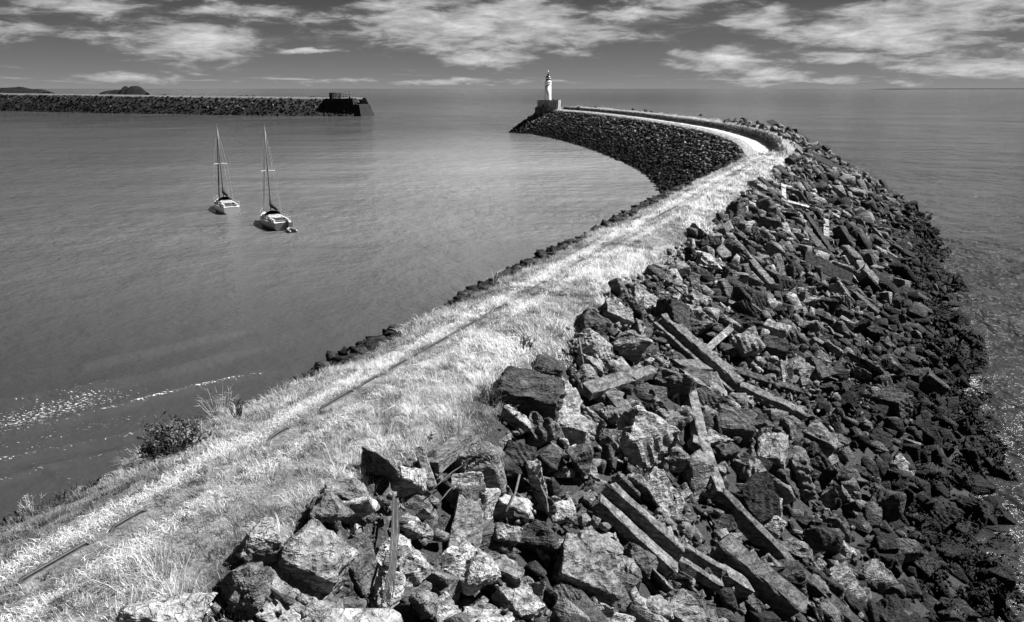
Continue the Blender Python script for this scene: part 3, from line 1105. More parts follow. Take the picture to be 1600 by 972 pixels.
# ------------------------------------------------------------------ the boulders that can be told apart by eye
HEROES = [  # u, v, width px, height px, kind, tilt deg (in the picture), tone, label, phrase
    (408, 842, 80, 76, 'lump', -10, .34, 'pale rough boulder at the end of the grass, left of a larger one', 'the pale rough boulder'),
    (492, 868, 106, 96, 'block', 18, .30, 'big pale square boulder, largest beside the grass in the foreground', 'the big pale square boulder'),
    (366, 925, 80, 92, 'lump', 30, .16, 'dark pitted boulder in the bottom left, right of the palest one', 'the dark pitted boulder'),
    (262, 948, 125, 60, 'block', 5, .40, 'very pale flat-topped boulder in the grass at the bottom left', 'the very pale flat boulder'),
    (468, 928, 135, 44, 'shard', 32, .28, 'long narrow boulder lying downslope below the big pale square boulder', 'the long narrow boulder'),
    (440, 962, 100, 44, 'slab', 15, .34, 'pale low boulder at the bottom edge under the long narrow one', 'the pale low boulder'),
    (536, 915, 62, 62, 'block', 30, .09, 'dark boulder with a pale chipped crown right of the long narrow one', 'the dark chipped boulder'),
    (564, 876, 90, 40, 'shard', 52, .12, 'dark prism-shaped stone leaning right of the big pale square boulder', 'the dark leaning prism'),
    (516, 790, 66, 58, 'wedge', -15, .17, 'flat triangular boulder at the edge of the grass', 'the flat triangular boulder'),
    (562, 762, 80, 52, 'lump', 10, .22, 'lichen-spotted boulder behind the flat triangular one', 'the lichen-spotted boulder'),
    (637, 888, 48, 54, 'lump', 15, .26, 'layered boulder right of the bundle of rods', 'the layered boulder by the rods'),
    (726, 818, 56, 122, 'slab', 8, .22, 'tall flat grey slab standing in the foreground stones', 'the tall flat slab'),
    (692, 948, 46, 50, 'slab', 30, .42, 'small pale square slab at the bottom, left of centre', 'the small pale square slab'),
    (655, 942, 48, 66, 'wedge', 60, .20, 'pointed grey stone left of the small pale square slab', 'the pointed grey stone'),
    (826, 605, 112, 52, 'block', 4, .09, 'wide dark boulder at the edge of the grass', 'the wide dark boulder'),
    (856, 570, 50, 36, 'block', 0, .10, 'dark squared boulder above the wide dark one', 'the dark squared boulder'),
    (886, 622, 46, 92, 'slab', 10, .34, 'upright pale slab right of the wide dark boulder', 'the upright pale slab'),
    (836, 660, 62, 60, 'wedge', -25, .16, 'steep grey boulder below the wide dark boulder', 'the steep grey boulder'),
    (926, 506, 54, 50, 'block', 22, .10, 'dark block with a sharp corner high by the grass', 'the dark sharp-cornered block'),
    (980, 536, 50, 70, 'wedge', 60, .34, 'pale pointed boulder right of the dark sharp-cornered block', 'the pale pointed boulder'),
    (755, 722, 90, 90, 'lump', 40, .20, 'big lichen-covered boulder above the tall flat slab', 'the big lichen-covered boulder'),
    (958, 692, 44, 44, 'lump', 0, .14, 'round grey boulder left of the largest bright-topped boulder', 'the round grey boulder'),
    (912, 884, 110, 78, 'block', 24, .24, 'large dark-faced boulder with a bright upper edge in the foreground', 'the large dark-faced boulder'),
    (780, 872, 74, 88, 'wedge', 65, .24, 'boulder split into upright layers right of the tall flat slab', 'the split layered boulder'),
    (827, 930, 50, 70, 'block', 60, .28, 'rough boulder with a bright ridge at the bottom centre', 'the rough ridged boulder'),
    (884, 926, 42, 50, 'block', -20, .12, 'small dark tilted block below the large dark-faced boulder', 'the small dark tilted block'),
    (932, 938, 60, 46, 'lump', 10, .42, 'bright rounded boulder at the bottom right of the dark tilted block', 'the bright rounded boulder'),
    (952, 964, 90, 34, 'slab', 5, .36, 'flat bright stone on the bottom edge under the bright rounded boulder', 'the flat bright bottom stone'),
    (770, 962, 96, 38, 'slab', -5, .46, 'bright flat stone on the bottom edge, centre left', 'the bright flat stone'),
    (982, 902, 46, 46, 'lump', 0, .26, 'knobbly grey boulder left of the broad L-shaped beam', 'the knobbly boulder'),
    (1036, 768, 84, 50, 'slab', 50, .38, 'bright-topped slab pointing downslope above the broad L-shaped beam', 'the bright-topped slab'),
    (920, 848, 56, 38, 'block', 25, .26, 'small bright-edged block behind the large dark-faced boulder', 'the small bright-edged block'),
    (950, 858, 32, 50, 'wedge', 70, .30, 'little pale wedge stone touching the large dark-faced boulder', 'the little pale wedge'),
    (997, 866, 60, 50, 'block', 45, .12, 'dark boulder under the left side of the broad L-shaped beam', 'the dark boulder under the beam'),
    (848, 824, 78, 70, 'lump', 0, .07, 'dark shaded boulder in the hollow left of the large dark-faced boulder', 'the dark hollow boulder'),
    (998, 684, 96, 98, 'block', 28, .36, 'largest bright-topped boulder in the middle of the stones', 'the largest bright-topped boulder'),
    (1145, 660, 66, 54, 'block', 2, .12, 'dark square boulder right of the upright beam', 'the dark square boulder'),
    (1136, 703, 56, 44, 'lump', 12, .10, 'dark oval boulder below the dark square one', 'the dark oval boulder'),
    (1072, 648, 40, 40, 'lump', 0, .30, 'pale squat boulder left of the upright beam', 'the pale squat boulder'),
    (1243, 574, 44, 52, 'wedge', 62, .24, 'pyramid-shaped boulder with one bright face, far right of the long thick beam', 'the pyramid-shaped boulder'),
    (1202, 690, 36, 34, 'block', 10, .18, 'small grey block right of the dark oval boulder', 'the small grey block'),
    (1007, 515, 40, 36, 'block', 8, .32, 'pale block left of the top end of the long thick beam', 'the pale block by the beam top'),
    (1202, 530, 32, 26, 'lump', 0, .28, 'pale rounded stone above the thin dark beam', 'the pale rounded stone'),
    (1275, 675, 44, 44, 'slab', 50, .20, 'tilted grey slab right of the flat-topped beam', 'the tilted grey slab'),
    (1238, 718, 66, 50, 'lump', 20, .18, 'rough dark boulder right of the small grey block', 'the rough dark boulder'),
    (1180, 750, 50, 54, 'lump', 0, .24, 'ribbed boulder above the slender straight beam', 'the ribbed boulder'),
    (1252, 852, 56, 46, 'lump', 10, .26, 'pale humped boulder right of the slender straight beam', 'the pale humped boulder'),
    (1276, 884, 42, 46, 'lump', 0, .24, 'knuckle-shaped boulder right of the dark beam at the bottom edge', 'the knuckle-shaped boulder'),
    (1093, 752, 104, 32, 'shard', 84, .22, 'column-shaped boulder standing left of the upright beam foot', 'the column-shaped boulder'),
    (1026, 954, 52, 52, 'wedge', 30, .30, 'pale split boulder on the bottom edge left of the heavy square beam', 'the pale split boulder'),
    (1064, 952, 74, 58, 'block', 40, .26, 'banded boulder on the bottom edge touching the heavy square beam', 'the banded boulder'),
    (1313, 858, 40, 48, 'lump', 0, .42, 'brightest small boulder on the dark lower stones', 'the brightest small boulder'),
    (1318, 914, 86, 36, 'shard', 62, .32, 'long bright shard below the brightest small boulder', 'the long bright shard'),
    (1378, 904, 70, 34, 'shard', 48, .28, 'grey shard with bright edges on the weedy lower stones', 'the bright-edged shard'),
    (1405, 726, 44, 36, 'block', 40, .34, 'bright-faced block on the weedy stones', 'the bright-faced block'),
    (1444, 850, 42, 40, 'lump', 30, .28, 'bright-capped boulder low on the weedy stones', 'the bright-capped boulder'),
    (1516, 694, 54, 44, 'wedge', 0, .03, 'black pointed rock standing in the sea edge, upper of three', 'the black pointed sea rock'),
    (1526, 760, 56, 36, 'lump', 0, .03, 'black humped rock in the sea edge, middle of three', 'the black humped sea rock'),
    (1540, 792, 62, 26, 'slab', 15, .03, 'black low rock awash in the sea edge, lowest of three', 'the black low sea rock'),
    (1118, 385, 44, 36, 'lump', 10, .30, 'pale boulder by the grass beside the long pale beam', 'the pale boulder by the grass'),
    (1062, 448, 40, 44, 'lump', 0, .34, 'pale upright boulder near the grass, middle distance', 'the pale upright boulder'),
    (1090, 470, 44, 36, 'block', 20, .34, 'bright boulder right of the pale upright one', 'the bright middle boulder'),
    (1010, 465, 60, 36, 'slab', 10, .36, 'bright slab stone at the edge of the grass, middle distance', 'the bright slab at the grass'),
    (960, 488, 52, 40, 'block', 20, .30, 'grey block at the grass edge left of the bright slab stone', 'the grey block at the grass'),
    (1150, 440, 46, 40, 'wedge', 40, .26, 'grey leaning boulder left of the long pale beam foot', 'the grey leaning boulder'),
]
HERO_DATA = []
_used = {}
for (u, v, w, h, kind, tilt, tone, label, short) in HEROES:
    p, n = hit(u, min(v + h * 0.15, 968))
    dep = px([p])[2][0]
    sc = dep / FPX
    W, Hh = w * sc, h * sc
    k = _used.get(kind, 0)
    _used[kind] = k + 1
    me = ROUGH[kind][k % len(ROUGH[kind])]
    V = np.array([x.co for x in me.vertices])
    ext = V.max(0) - V.min(0)
    eye = (Vector((0, 0, HCAM)) - p).normalized()
    right = Vector((1, 0, 0))
    fwd = Vector((0, 1, 0))
    if kind == 'slab':       # the broad face turned up and towards the eye
        zax = (eye * 0.75 + n * 0.6 + Vector((.35, .1, .3))).normalized()
        xax = (right - zax * right.dot(zax)).normalized()
        yax = zax.cross(xax)
        sx_, sy_, sz_ = W / ext[0], Hh / ext[1], min(W, Hh) * 0.42 / ext[2]
    else:
        zax = (eye * 0.35 + n * 0.5 + Vector((0, 0, .5))).normalized()
        xax = (right - zax * right.dot(zax)).normalized()
        yax = zax.cross(xax)
        sx_, sy_, sz_ = W / ext[0], (W * .45 + Hh * .45) / ext[1], Hh * 0.9 / ext[2]
    M = Matrix((xax, yax, zax)).transposed()
    M = Matrix.Rotation(-R(tilt), 3, -eye) @ M if False else (Matrix.Rotation(R(-tilt), 3, eye) @ M)
    c = p + eye * (min(W, Hh) * 0.30 + 0.18)
    o = bpy.data.objects.new('boulder', me)
    COL.objects.link(o)
    o.color = (tone * .68, tone * .68, tone * .68, 1)
    o.matrix_world = Matrix.Translation(c) @ M.to_4x4() @ Matrix.Diagonal((sx_, sy_, sz_, 1))
    tag(o, label, 'boulder', 'boulders tipped on the breakwater')
    LANDMARKS.append((u, v, short))
    HERO_DATA.append((u, v, max(w, h)))
    KEEP.append((c, c, 0.36 * max(W, Hh)))

# ------------------------------------------------------------------ all the other stones of the seaward slope
S0, S1 = s_of_y(-6), s_of_y(185)


def scatter(step, smin, smax, omin, omax, jit=0.5):
    a = np.arange(smin, smax, step)
    b = np.arange(omin, omax, step)
    A, B = np.meshgrid(a, b, indexing='ij')
    A = A.ravel() + RNG.uniform(-jit, jit, A.size) * step
    B = B.ravel() + RNG.uniform(-jit, jit, B.size) * step
    return A, B


def keep_clear(pos, rad):
    ok = np.ones(len(pos), bool)
    for a, b, r in KEEP:
        a_, b_ = np.array(a), np.array(b)
        d = b_ - a_
        L2 = max(1e-6, float(d @ d))
        t = np.clip(((pos - a_) @ d) / L2, 0, 1)
        q = a_ + t[:, None] * d
        # measured along the slope surface, seen from above
        dist = np.linalg.norm((pos - q) * np.array([1, 1, 0.8]), axis=1)
        ok &= dist > r + rad
    return ok


def make_layer(step, lo, hi, sink, power=1.7, tone_lo=.04, tone_hi=.40):
    s, o = scatter(step, S0, S1, 3.2, 18.6)
    edge = (vnoise(s * 0.35, s * 0 + 2.2, 77) - 0.5) * 1.6
    m = o > 3.4 + edge
    s, o = s[m], o[m]
    n = len(s)
    size = lo + (hi - lo) * RNG.random(n) ** power
    P = surf(s, o)
    N = surf_n(s, o)
    ar = np.stack([RNG.uniform(.85, 1.2, n), RNG.uniform(.8, 1.15, n), RNG.uniform(.75, 1.2, n)], 1) * size[:, None]
    e = np.stack([RNG.normal(0, .45, n), RNG.normal(0, .4, n) + 0.5, RNG.normal(-.42, .75, n)], 1)
    Rm = rot_mats(e)
    proto = RNG.integers(0, 36, n)
    pos = P + N * (size * sink)[:, None]
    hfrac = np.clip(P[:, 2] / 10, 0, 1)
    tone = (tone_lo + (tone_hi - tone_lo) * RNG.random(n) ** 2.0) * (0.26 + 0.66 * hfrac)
    return dict(pos=pos, size=size, ar=ar, e=e, Rm=Rm, proto=proto, tone=tone, s=s, o=o)


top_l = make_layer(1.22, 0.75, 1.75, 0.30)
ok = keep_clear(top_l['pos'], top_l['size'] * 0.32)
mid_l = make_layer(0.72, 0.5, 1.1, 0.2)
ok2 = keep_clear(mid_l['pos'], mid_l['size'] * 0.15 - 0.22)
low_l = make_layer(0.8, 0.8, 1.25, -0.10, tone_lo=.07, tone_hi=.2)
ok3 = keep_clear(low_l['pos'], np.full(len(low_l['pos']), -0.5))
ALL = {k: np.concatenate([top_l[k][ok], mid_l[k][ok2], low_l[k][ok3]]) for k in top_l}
layer = np.concatenate([np.zeros(ok.sum()), np.ones(ok2.sum()), np.full(ok3.sum(), 2)])

# the stones that show largest become boulders of their own, the rest one mass
U, Vv, D = px(ALL['pos'])
app = ALL['size'] * FPX / D
inframe = (D > 3) & (U > 4) & (U < 1596) & (Vv > 0) & (Vv < 966) & (layer < 1.5)
seen = inframe.copy()
score = np.where(seen, app * np.where(layer == 0, 1.0, 0.8), 0)
N_IND = 300 - len(HEROES) - 8
pick = np.argsort(-score)[:N_IND]
pickmask = np.zeros(len(app), bool)
pickmask[pick] = True
KIND_WORD = {'block': 'blocky', 'slab': 'slab-like', 'wedge': 'wedge-shaped', 'shard': 'splinter-like', 'lump': 'rounded'}


def tone_word(t):
    return 'pale' if t > .19 else 'grey' if t > .11 else 'dark'


taken = set(h[7] for h in HEROES)
IND = []
for i in pick:
    me = ROUGH_I[ALL['proto'][i]]
    o = bpy.data.objects.new('boulder', me)
    COL.objects.link(o)
    o.location = ALL['pos'][i]
    o.rotation_mode = 'XYZ'
    o.rotation_euler = ALL['e'][i]
    o.scale = ALL['ar'][i]
    t = float(ALL['tone'][i])
    o.color = (t, t, t, 1)
    kw = KIND_WORD[KINDS[ALL['proto'][i] % len(KINDS)]]
    tw = tone_word(t)
    u, v = U[i], Vv[i]
    near = sorted(LANDMARKS, key=lambda L: (L[0] - u) ** 2 + (L[1] - v) ** 2)
    lab = None
    for size_word in ('', 'big ' if app[i] > 62 else 'small ' if app[i] < 45 else 'medium '):
        for L in near[:5]:
            du, dv = u - L[0], v - L[1]
            if abs(du) > 2.2 * abs(dv):
                w = 'right of' if du > 0 else 'left of'
            elif abs(dv) > 2.2 * abs(du):
                w = 'below' if dv > 0 else 'above'
            else:
                w = ('below' if dv > 0 else 'above') + ' and ' + ('right of' if du > 0 else 'left of')
            cand = f'{size_word}{tw} {kw} boulder {w} {L[2]}'
            if cand not in taken and len(cand.split()) <= 16:
                lab = cand
                break
        if lab:
            break
    if lab is None:
        lab = f'{tw} {kw} boulder among the foreground stones near {near[0][2]}'
    taken.add(lab)
    tag(o, lab, 'boulder', 'boulders tipped on the breakwater')
    IND.append(o)
rest = ~pickmask
big = rest & (D < 75) & (D > 0)
far = rest & ~big
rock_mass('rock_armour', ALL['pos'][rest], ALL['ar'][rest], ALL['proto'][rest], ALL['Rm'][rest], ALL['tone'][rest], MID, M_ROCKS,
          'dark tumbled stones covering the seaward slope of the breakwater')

# small rubble between the boulders in the foreground
s, o = scatter(0.29, s_of_y(4), s_of_y(44), 3.2, 13.0, 0.9)
m = (vnoise(s * .5, o * .5, 31) > 0.45)
s, o = s[m], o[m]
n = len(s)
sz = RNG.uniform(.12, .38, n)
P = surf(s, o) + surf_n(s, o) * RNG.uniform(.05, .42, n)[:, None]
e = RNG.uniform(-1, 1, (n, 3)) * np.array([1, 1, 3.14])
rock_mass('rubble', P, np.stack([sz, sz * RNG.uniform(.6, 1, n), sz * RNG.uniform(.6, 1, n)], 1), RNG.integers(0, 36, n), rot_mats(e),
          RNG.uniform(.03, .2, n), LOW, M_ROCKS, 'small broken rubble lying between the foreground boulders')

# stones along the inner edge near the camera
s, o = scatter(0.6, s_of_y(5), s_of_y(100), -14.5, -3.7, 0.8)
m = (o < -6.0) | (vnoise(s * .4, o * .8, 55) > 0.45)
s, o = s[m], o[m]
n = len(s)
sz = np.where(o > -5, RNG.uniform(.25, .6, n), RNG.uniform(.35, .9, n))
P = surf(s, o) + surf_n(s, o) * (sz * .24)[:, None]
e = np.stack([RNG.normal(0, .3, n), RNG.normal(-.4, .3, n), RNG.uniform(0, 6.28, n)], 1)
rock_mass('inner_edge_stones', P, np.stack([sz, sz * .8, sz * .6], 1), RNG.integers(0, 36, n), rot_mats(e), RNG.uniform(.03, .12, n), LOW, M_ROCKS,
          'dark stones along the harbour edge of the grassy bank')

# a low dark fringe of stones right on the harbour shoulder
s, o = scatter(0.24, s_of_y(19), s_of_y(98), -3.7, -2.45, 0.9)
m = vnoise(s * .22, s * 0 + 7, 58) + .25 * (vnoise(s * 1.3, o * 2, 59) - .5) > .36
s, o = s[m], o[m]
n = len(s)
sz = RNG.uniform(.2, .55, n) * np.interp(np.interp(s, CS, CL[:, 1]), [19, 60], [1.0, 1.5])
P = surf(s, o) + np.array([0, 0, 1.0]) * (sz * .22)[:, None]
rock_mass('shoulder_stones', P, np.stack([sz * 1.3, sz, sz * .7], 1), RNG.integers(0, 36, n), rot_mats(RNG.uniform(-.5, .5, (n, 3)) * np.array([1, 1, 6])), RNG.uniform(.012, .05, n), LOW, M_ROCKS,
          'low dark fringe of stones on the harbour shoulder of the bank')

# stone pitching of the inner slope on the far leg, and round the head
s, o = scatter(0.78, s_of_y(90), S_END + 1, -14.6, -2.3, 0.5)
n = len(s)
sz = RNG.uniform(.5, 1.2, n)
P = surf(s, o) + surf_n(s, o) * (sz * .10)[:, None]
hf = np.clip(P[:, 2] / 9.5, 0, 1)
hd = np.arctan2(np.interp(s, CS, _tan[:, 1]), np.interp(s, CS, _tan[:, 0]))
e = np.stack([RNG.normal(-.62, .25, n), RNG.normal(0, .22, n), hd + RNG.normal(0, .3, n)], 1)
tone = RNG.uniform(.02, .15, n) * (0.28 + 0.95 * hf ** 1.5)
ext = np.where(RNG.random((n, 1)) < .12, 3.0, 1.0)[:, 0]
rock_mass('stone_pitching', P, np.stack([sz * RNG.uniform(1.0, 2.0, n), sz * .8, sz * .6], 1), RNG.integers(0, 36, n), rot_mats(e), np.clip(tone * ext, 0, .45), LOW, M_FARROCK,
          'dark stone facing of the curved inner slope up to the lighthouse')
th = RNG.uniform(0, 2 * math.pi, 2000)
rr = 5.8 + 11.5 * np.sqrt(RNG.random(2000))
zz = np.interp(rr, [4.5, 6.2, 9, 12.5, 16, 22], [9.4, 7.6, 5.2, 2.7, 0.2, -5])
P = np.stack([HEAD.x + rr * np.cos(th), HEAD.y + rr * np.sin(th), zz + .1], 1)
sz = RNG.uniform(.8, 1.9, 2000)
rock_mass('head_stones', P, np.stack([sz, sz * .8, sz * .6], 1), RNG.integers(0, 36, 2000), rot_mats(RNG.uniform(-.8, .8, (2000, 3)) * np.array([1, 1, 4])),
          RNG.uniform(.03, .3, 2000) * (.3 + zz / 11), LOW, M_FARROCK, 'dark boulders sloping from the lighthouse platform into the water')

# a few single dark boulders on the skyline of the far parapet
SKY = [(904, 166.5, 7), (932, 166.5, 8), (988, 170, 11), (1008, 172, 9), (1018, 173, 6), (1162, 187, 14), (1184, 191, 10), (1095, 179, 6)]
for k, (u, v, w) in enumerate(SKY):
    p, n = hit(u, v + 3)
    dep = px([p])[2][0]
    W = w * dep / FPX
    o = bpy.data.objects.new('boulder', ROUGH['lump'][k % 6])
    COL.objects.link(o)
    o.location = p + Vector((0, 0, W * .2))
    o.rotation_euler = (0.2 * k, 0.1, k * 1.3)
    o.scale = (W, W, W * .8)
    o.color = (.05, .05, .05, 1)
    tag(o, ['tiny', 'small', 'pointed', 'low', 'little', 'large', 'square', 'slight'][k] + ' dark boulder on the far parapet skyline, ' +
        ['first', 'second', 'third', 'fourth', 'fifth', 'seventh', 'eighth', 'sixth'][k] + ' from the lighthouse', 'boulder', 'boulders tipped on the breakwater')

# ------------------------------------------------------------------ blades: grass and seaweed
def blades(name, P, h, w, lean, tone, mat, label, curl=0.5):
    """P roots (n,3); h heights; w widths; lean (n,2) horizontal reach as a share of h"""
    n = len(P)
    a = RNG.uniform(0, 2 * math.pi, n)
    side = np.stack([np.cos(a), np.sin(a), np.zeros(n)], 1) * (w / 2)[:, None]
    L = np.concatenate([lean, np.zeros((n, 1))], 1)
    up = np.array([0, 0, 1.0])
    mid = P + up * (h * .6)[:, None] + L * (h * .35)[:, None]
    ll = np.linalg.norm(lean, axis=1)
    tip = P + up * (h * (1 - curl * np.clip(ll, 0, 1.2) * .55))[:, None] + L * (h * 1.0)[:, None]
    V = np.stack([P - side, P + side, mid - side * .75, mid + side * .75, tip], 1).reshape(-1, 3)
    b = (np.arange(n) * 5)[:, None]
    F = np.stack([b + np.array([0, 1, 3]), b + np.array([0, 3, 2]), b + np.array([2, 3, 4])], 1).reshape(-1, 3)
    me = fast_mesh(name, V, F, {'tone': np.repeat(tone, 5)})
    return tag(link(name, me, mat), label, None, None, 'stuff')


RAIL_OPEN = [(11.4, 12.5), (13.0, 13.7), (16.9, 17.5), (18.7, 19.9), (20.2, 21.0), (21.5, 22.4), (22.7, 26.4), (27.0, 28.4), (31, 32.5), (36, 37), (50, 54.5)]


def rail_open(y):
    """1 where the old rail lies bare, 0 where grass has grown over it"""
    f = np.zeros(np.shape(y))
    for a, b in RAIL_OPEN:
        f = np.maximum(f, np.clip((y - a + .2) / .2, 0, 1) * np.clip((b + .2 - y) / .2, 0, 1))
    return f


def build_grass():
    Ps, Hs, Ws, Ls, Ts = [], [], [], [], []
    wind = np.array([-.30, -.12])

    def add(s, o, h, w, lean, tone):
        Ps.append(surf(s, o))
        Hs.append(h)
        Ws.append(w)
        Ls.append(lean)
        Ts.append(tone)

    def patch(x, y):
        f = fbm(x * .42, y * .42, 91, 3)
        return np.clip(.45 + (f - .5) * 2.0 + (fbm(x * 1.7, y * 1.7, 93, 2) - .5) * .5 - .30 * np.clip((22 - y) / 10, 0, 1) + .08 * np.clip((y - 25) / 12, 0, 1), 0, .9)

    # tussocks, then loose blades
    for (y0, y1, dens, per, bw, k) in ((4, 24, 12.0, 52, .0095, .85), (24, 45, 10, 34, .017, 1.0), (45, 75, 5.5, 24, .032, 1.1), (75, 112, 3.8, 16, .05, 1.2)):
        s0, s1 = s_of_y(y0), s_of_y(y1)
        nt = int((s1 - s0) * 8.2 * dens)
        ts, to = RNG.uniform(s0, s1, nt), RNG.uniform(-4.6, 4.2, nt)
        edge = (vnoise(ts * .5, ts * 0 + 4, 22) - .5) * 1.8
        onpath = np.exp(-((to + .62) / .26) ** 2) * np.clip(.2 + 1.5 * (fbm(ts * .3, to * 1.1, 19, 3) - .2), .25, 1)
        rut = np.exp(-((to - .75) / .3) ** 2) * .45
        c = surf(ts, to)
        pt = patch(c[:, 0], c[:, 1])
        bare = fbm(c[:, 0] * .9, c[:, 1] * .9, 97, 3)
        keep = (RNG.random(nt) > .9 * np.clip((.44 - bare) / .07, 0, 1)) & (RNG.random(nt) > .72 * rail_open(c[:, 1]) * (to > -.12) * (to < .38)) & (RNG.random(nt) > onpath * .96) & (RNG.random(nt) > rut) & (to < 3.3 + edge) & (to > np.interp(c[:, 1], [17, 24], [-3.5, -2.55]) + edge * .5)
        ts, to, pt = ts[keep], to[keep], pt[keep]
        nt = len(ts)
        lines = np.exp(-((to + 1.1) / .12) ** 2) + np.exp(-((to - .05) / .1) ** 2) + np.exp(-((to - .5) / .12) ** 2) * .8 + np.exp(-((to - 1.25) / .13) ** 2) * .6
        tall = np.clip(.35 + 1.1 * RNG.random(nt) ** 1.6, 0, 1.5) * (.6 + .9 * pt) * np.where(to > .9, 1.12, .8)
        tt = np.clip(.66 + 1.1 * (pt - .38) + RNG.normal(0, .15, nt), .08, .95)
        tall = np.where(RNG.random(nt) < .08, tall * 1.7, tall) * (1 - .45 * np.clip(lines, 0, 1))
        tt = np.where(to < -1.3, tt * .62, tt) * (1 - .68 * np.clip(lines, 0, 1))
        tt = np.where(RNG.random(nt) < .2, tt * .28, tt) * np.interp(np.interp(ts, CS, CL[:, 1]), [10, 19], [.62, 1.0])
        idx = np.repeat(np.arange(nt), per)
        n = len(idx)
        ang = RNG.uniform(0, 2 * math.pi, n)
        rad = .20 * k * np.sqrt(RNG.random(n)) * np.clip(tall[idx], .6, 1.3)
        ds, do = np.cos(ang) * rad, np.sin(ang) * rad
        tl = RNG.normal(0, .5, (nt, 2))
        lean = np.stack([np.cos(-ang + 1.15), np.sin(-ang + 1.15)], 1) * (.25 + .5 * rad / .2)[:, None] * RNG.uniform(.4, 1.3, n)[:, None] + wind + tl[idx] + RNG.normal(0, .35, (n, 2))
        h = .27 * k * tall[idx] * RNG.uniform(.4, 1.25, n)
        add(ts[idx] + ds, to[idx] + do, h, bw * RNG.uniform(.7, 1.3, n), lean, np.clip(tt[idx] * RNG.uniform(.45, 1.4, n), .04, .95))
        # loose short blades
        nl = int((s1 - s0) * 8 * dens * per * .35)
        ls, lo = RNG.uniform(s0, s1, nl), RNG.uniform(-2.7, 3.7, nl)
        c = surf(ls, lo)
        pt = patch(c[:, 0], c[:, 1])
        onp = np.exp(-((lo + .62) / .26) ** 2) * np.clip(.2 + 1.5 * (fbm(ls * .3, lo * 1.1, 19, 3) - .2), .25, 1)
        keep = (RNG.random(nl) > onp * .55) & (RNG.random(nl) > .85 * rail_open(c[:, 1]) * (lo > -.08) * (lo < .25))
        ls, lo, pt = ls[keep], lo[keep], pt[keep]
        n = len(ls)
        ln_ = np.exp(-((lo + 1.1) / .12) ** 2) + np.exp(-((lo - .05) / .1) ** 2) + np.exp(-((lo - .5) / .12) ** 2) * .8
        tone = np.clip(.66 + 1.1 * (pt - .38) + RNG.normal(0, .14, n), .08, .95) * np.where(lo < -1.3, .62, 1) * (1 - .65 * np.clip(ln_, 0, 1))
        add(ls, lo, RNG.uniform(.05, .2, n) * k, bw * RNG.uniform(.7, 1.3, n), RNG.normal(0, .6, (n, 2)) + wind, tone)
    # flattened straw lying on the two worn lines
    for (y0, y1, n, bw) in ((4, 26, 26000, .012), (26, 50, 14000, .022), (50, 100, 12000, .045)):
        ls = RNG.uniform(s_of_y(y0), s_of_y(y1), n)
        lo = np.where(RNG.random(n) < .62, RNG.normal(-.6, .2, n), RNG.normal(.8, .17, n))
        a = RNG.uniform(0, 6.28, n)
        add(ls, lo, RNG.uniform(.03, .09, n), bw * RNG.uniform(.7, 1.4, n), np.stack([np.cos(a), np.sin(a)], 1) * RNG.uniform(1.0, 3.0, n)[:, None],
            np.clip(RNG.normal(.72, .2, n), .15, .95))
    # low dark growth along the harbour edge
    n = 26000
    ls = s_of_y(8) + (s_of_y(100) - s_of_y(8)) * RNG.random(n) ** 1.3
    lo = RNG.uniform(-5.0, -3.3, n)
    yy = np.interp(ls, CS, CL[:, 1])
    m = (vnoise(ls * .45, lo * .6, 66) > .36)
    ls, lo, yy = ls[m], lo[m], yy[m]
    n = len(ls)
    add(ls, lo, RNG.uniform(.12, .34, n), np.interp(yy, [8, 30, 100], [.016, .03, .07]) * RNG.uniform(.6, 1.4, n), RNG.normal(0, .6, (n, 2)) + np.array([-.4, .1]), np.clip(RNG.normal(.05, .03, n), .012, .14))
    # far leg: verge of the path and top of the parapet
    s0, s1 = s_of_y(100), S_END - 8
    n = 34000
    ls = s0 + (s1 - s0) * RNG.random(n) ** 1.5
    which = RNG.random(n)
    lo = np.where(which < .35, RNG.uniform(-2.3, -1.2, n), np.where(which < .45, RNG.uniform(1.3, 1.8, n), RNG.uniform(2.3, 5.4, n)))
    add(ls, lo, RNG.uniform(.15, .5, n), .07 * RNG.uniform(.7, 1.4, n), RNG.normal(0, .5, (n, 2)) + wind,
        np.where((which > .35) & (which < .45), .2, np.clip(RNG.normal(.62, .2, n), .1, .9)))
    # rough dark growth hanging on the inner face of the parapet
    n = 7000
    ls = s0 + 12 + (s1 - s0 - 12) * RNG.random(n) ** 1.4
    lo = RNG.uniform(1.75, 2.5, n)
    add(ls, lo, RNG.uniform(.2, .55, n), .07 * RNG.uniform(.7, 1.4, n), RNG.normal(0, .5, (n, 2)) + np.array([-.5, -.2]), np.clip(RNG.normal(.16, .08, n), .04, .4))
    blades('grass', np.vstack(Ps), np.concatenate(Hs), np.concatenate(Ws), np.vstack(Ls), np.concatenate(Ts), M_GRASS,
           'pale dry grass in wind-blown tufts along the crest of the breakwater')


build_grass()


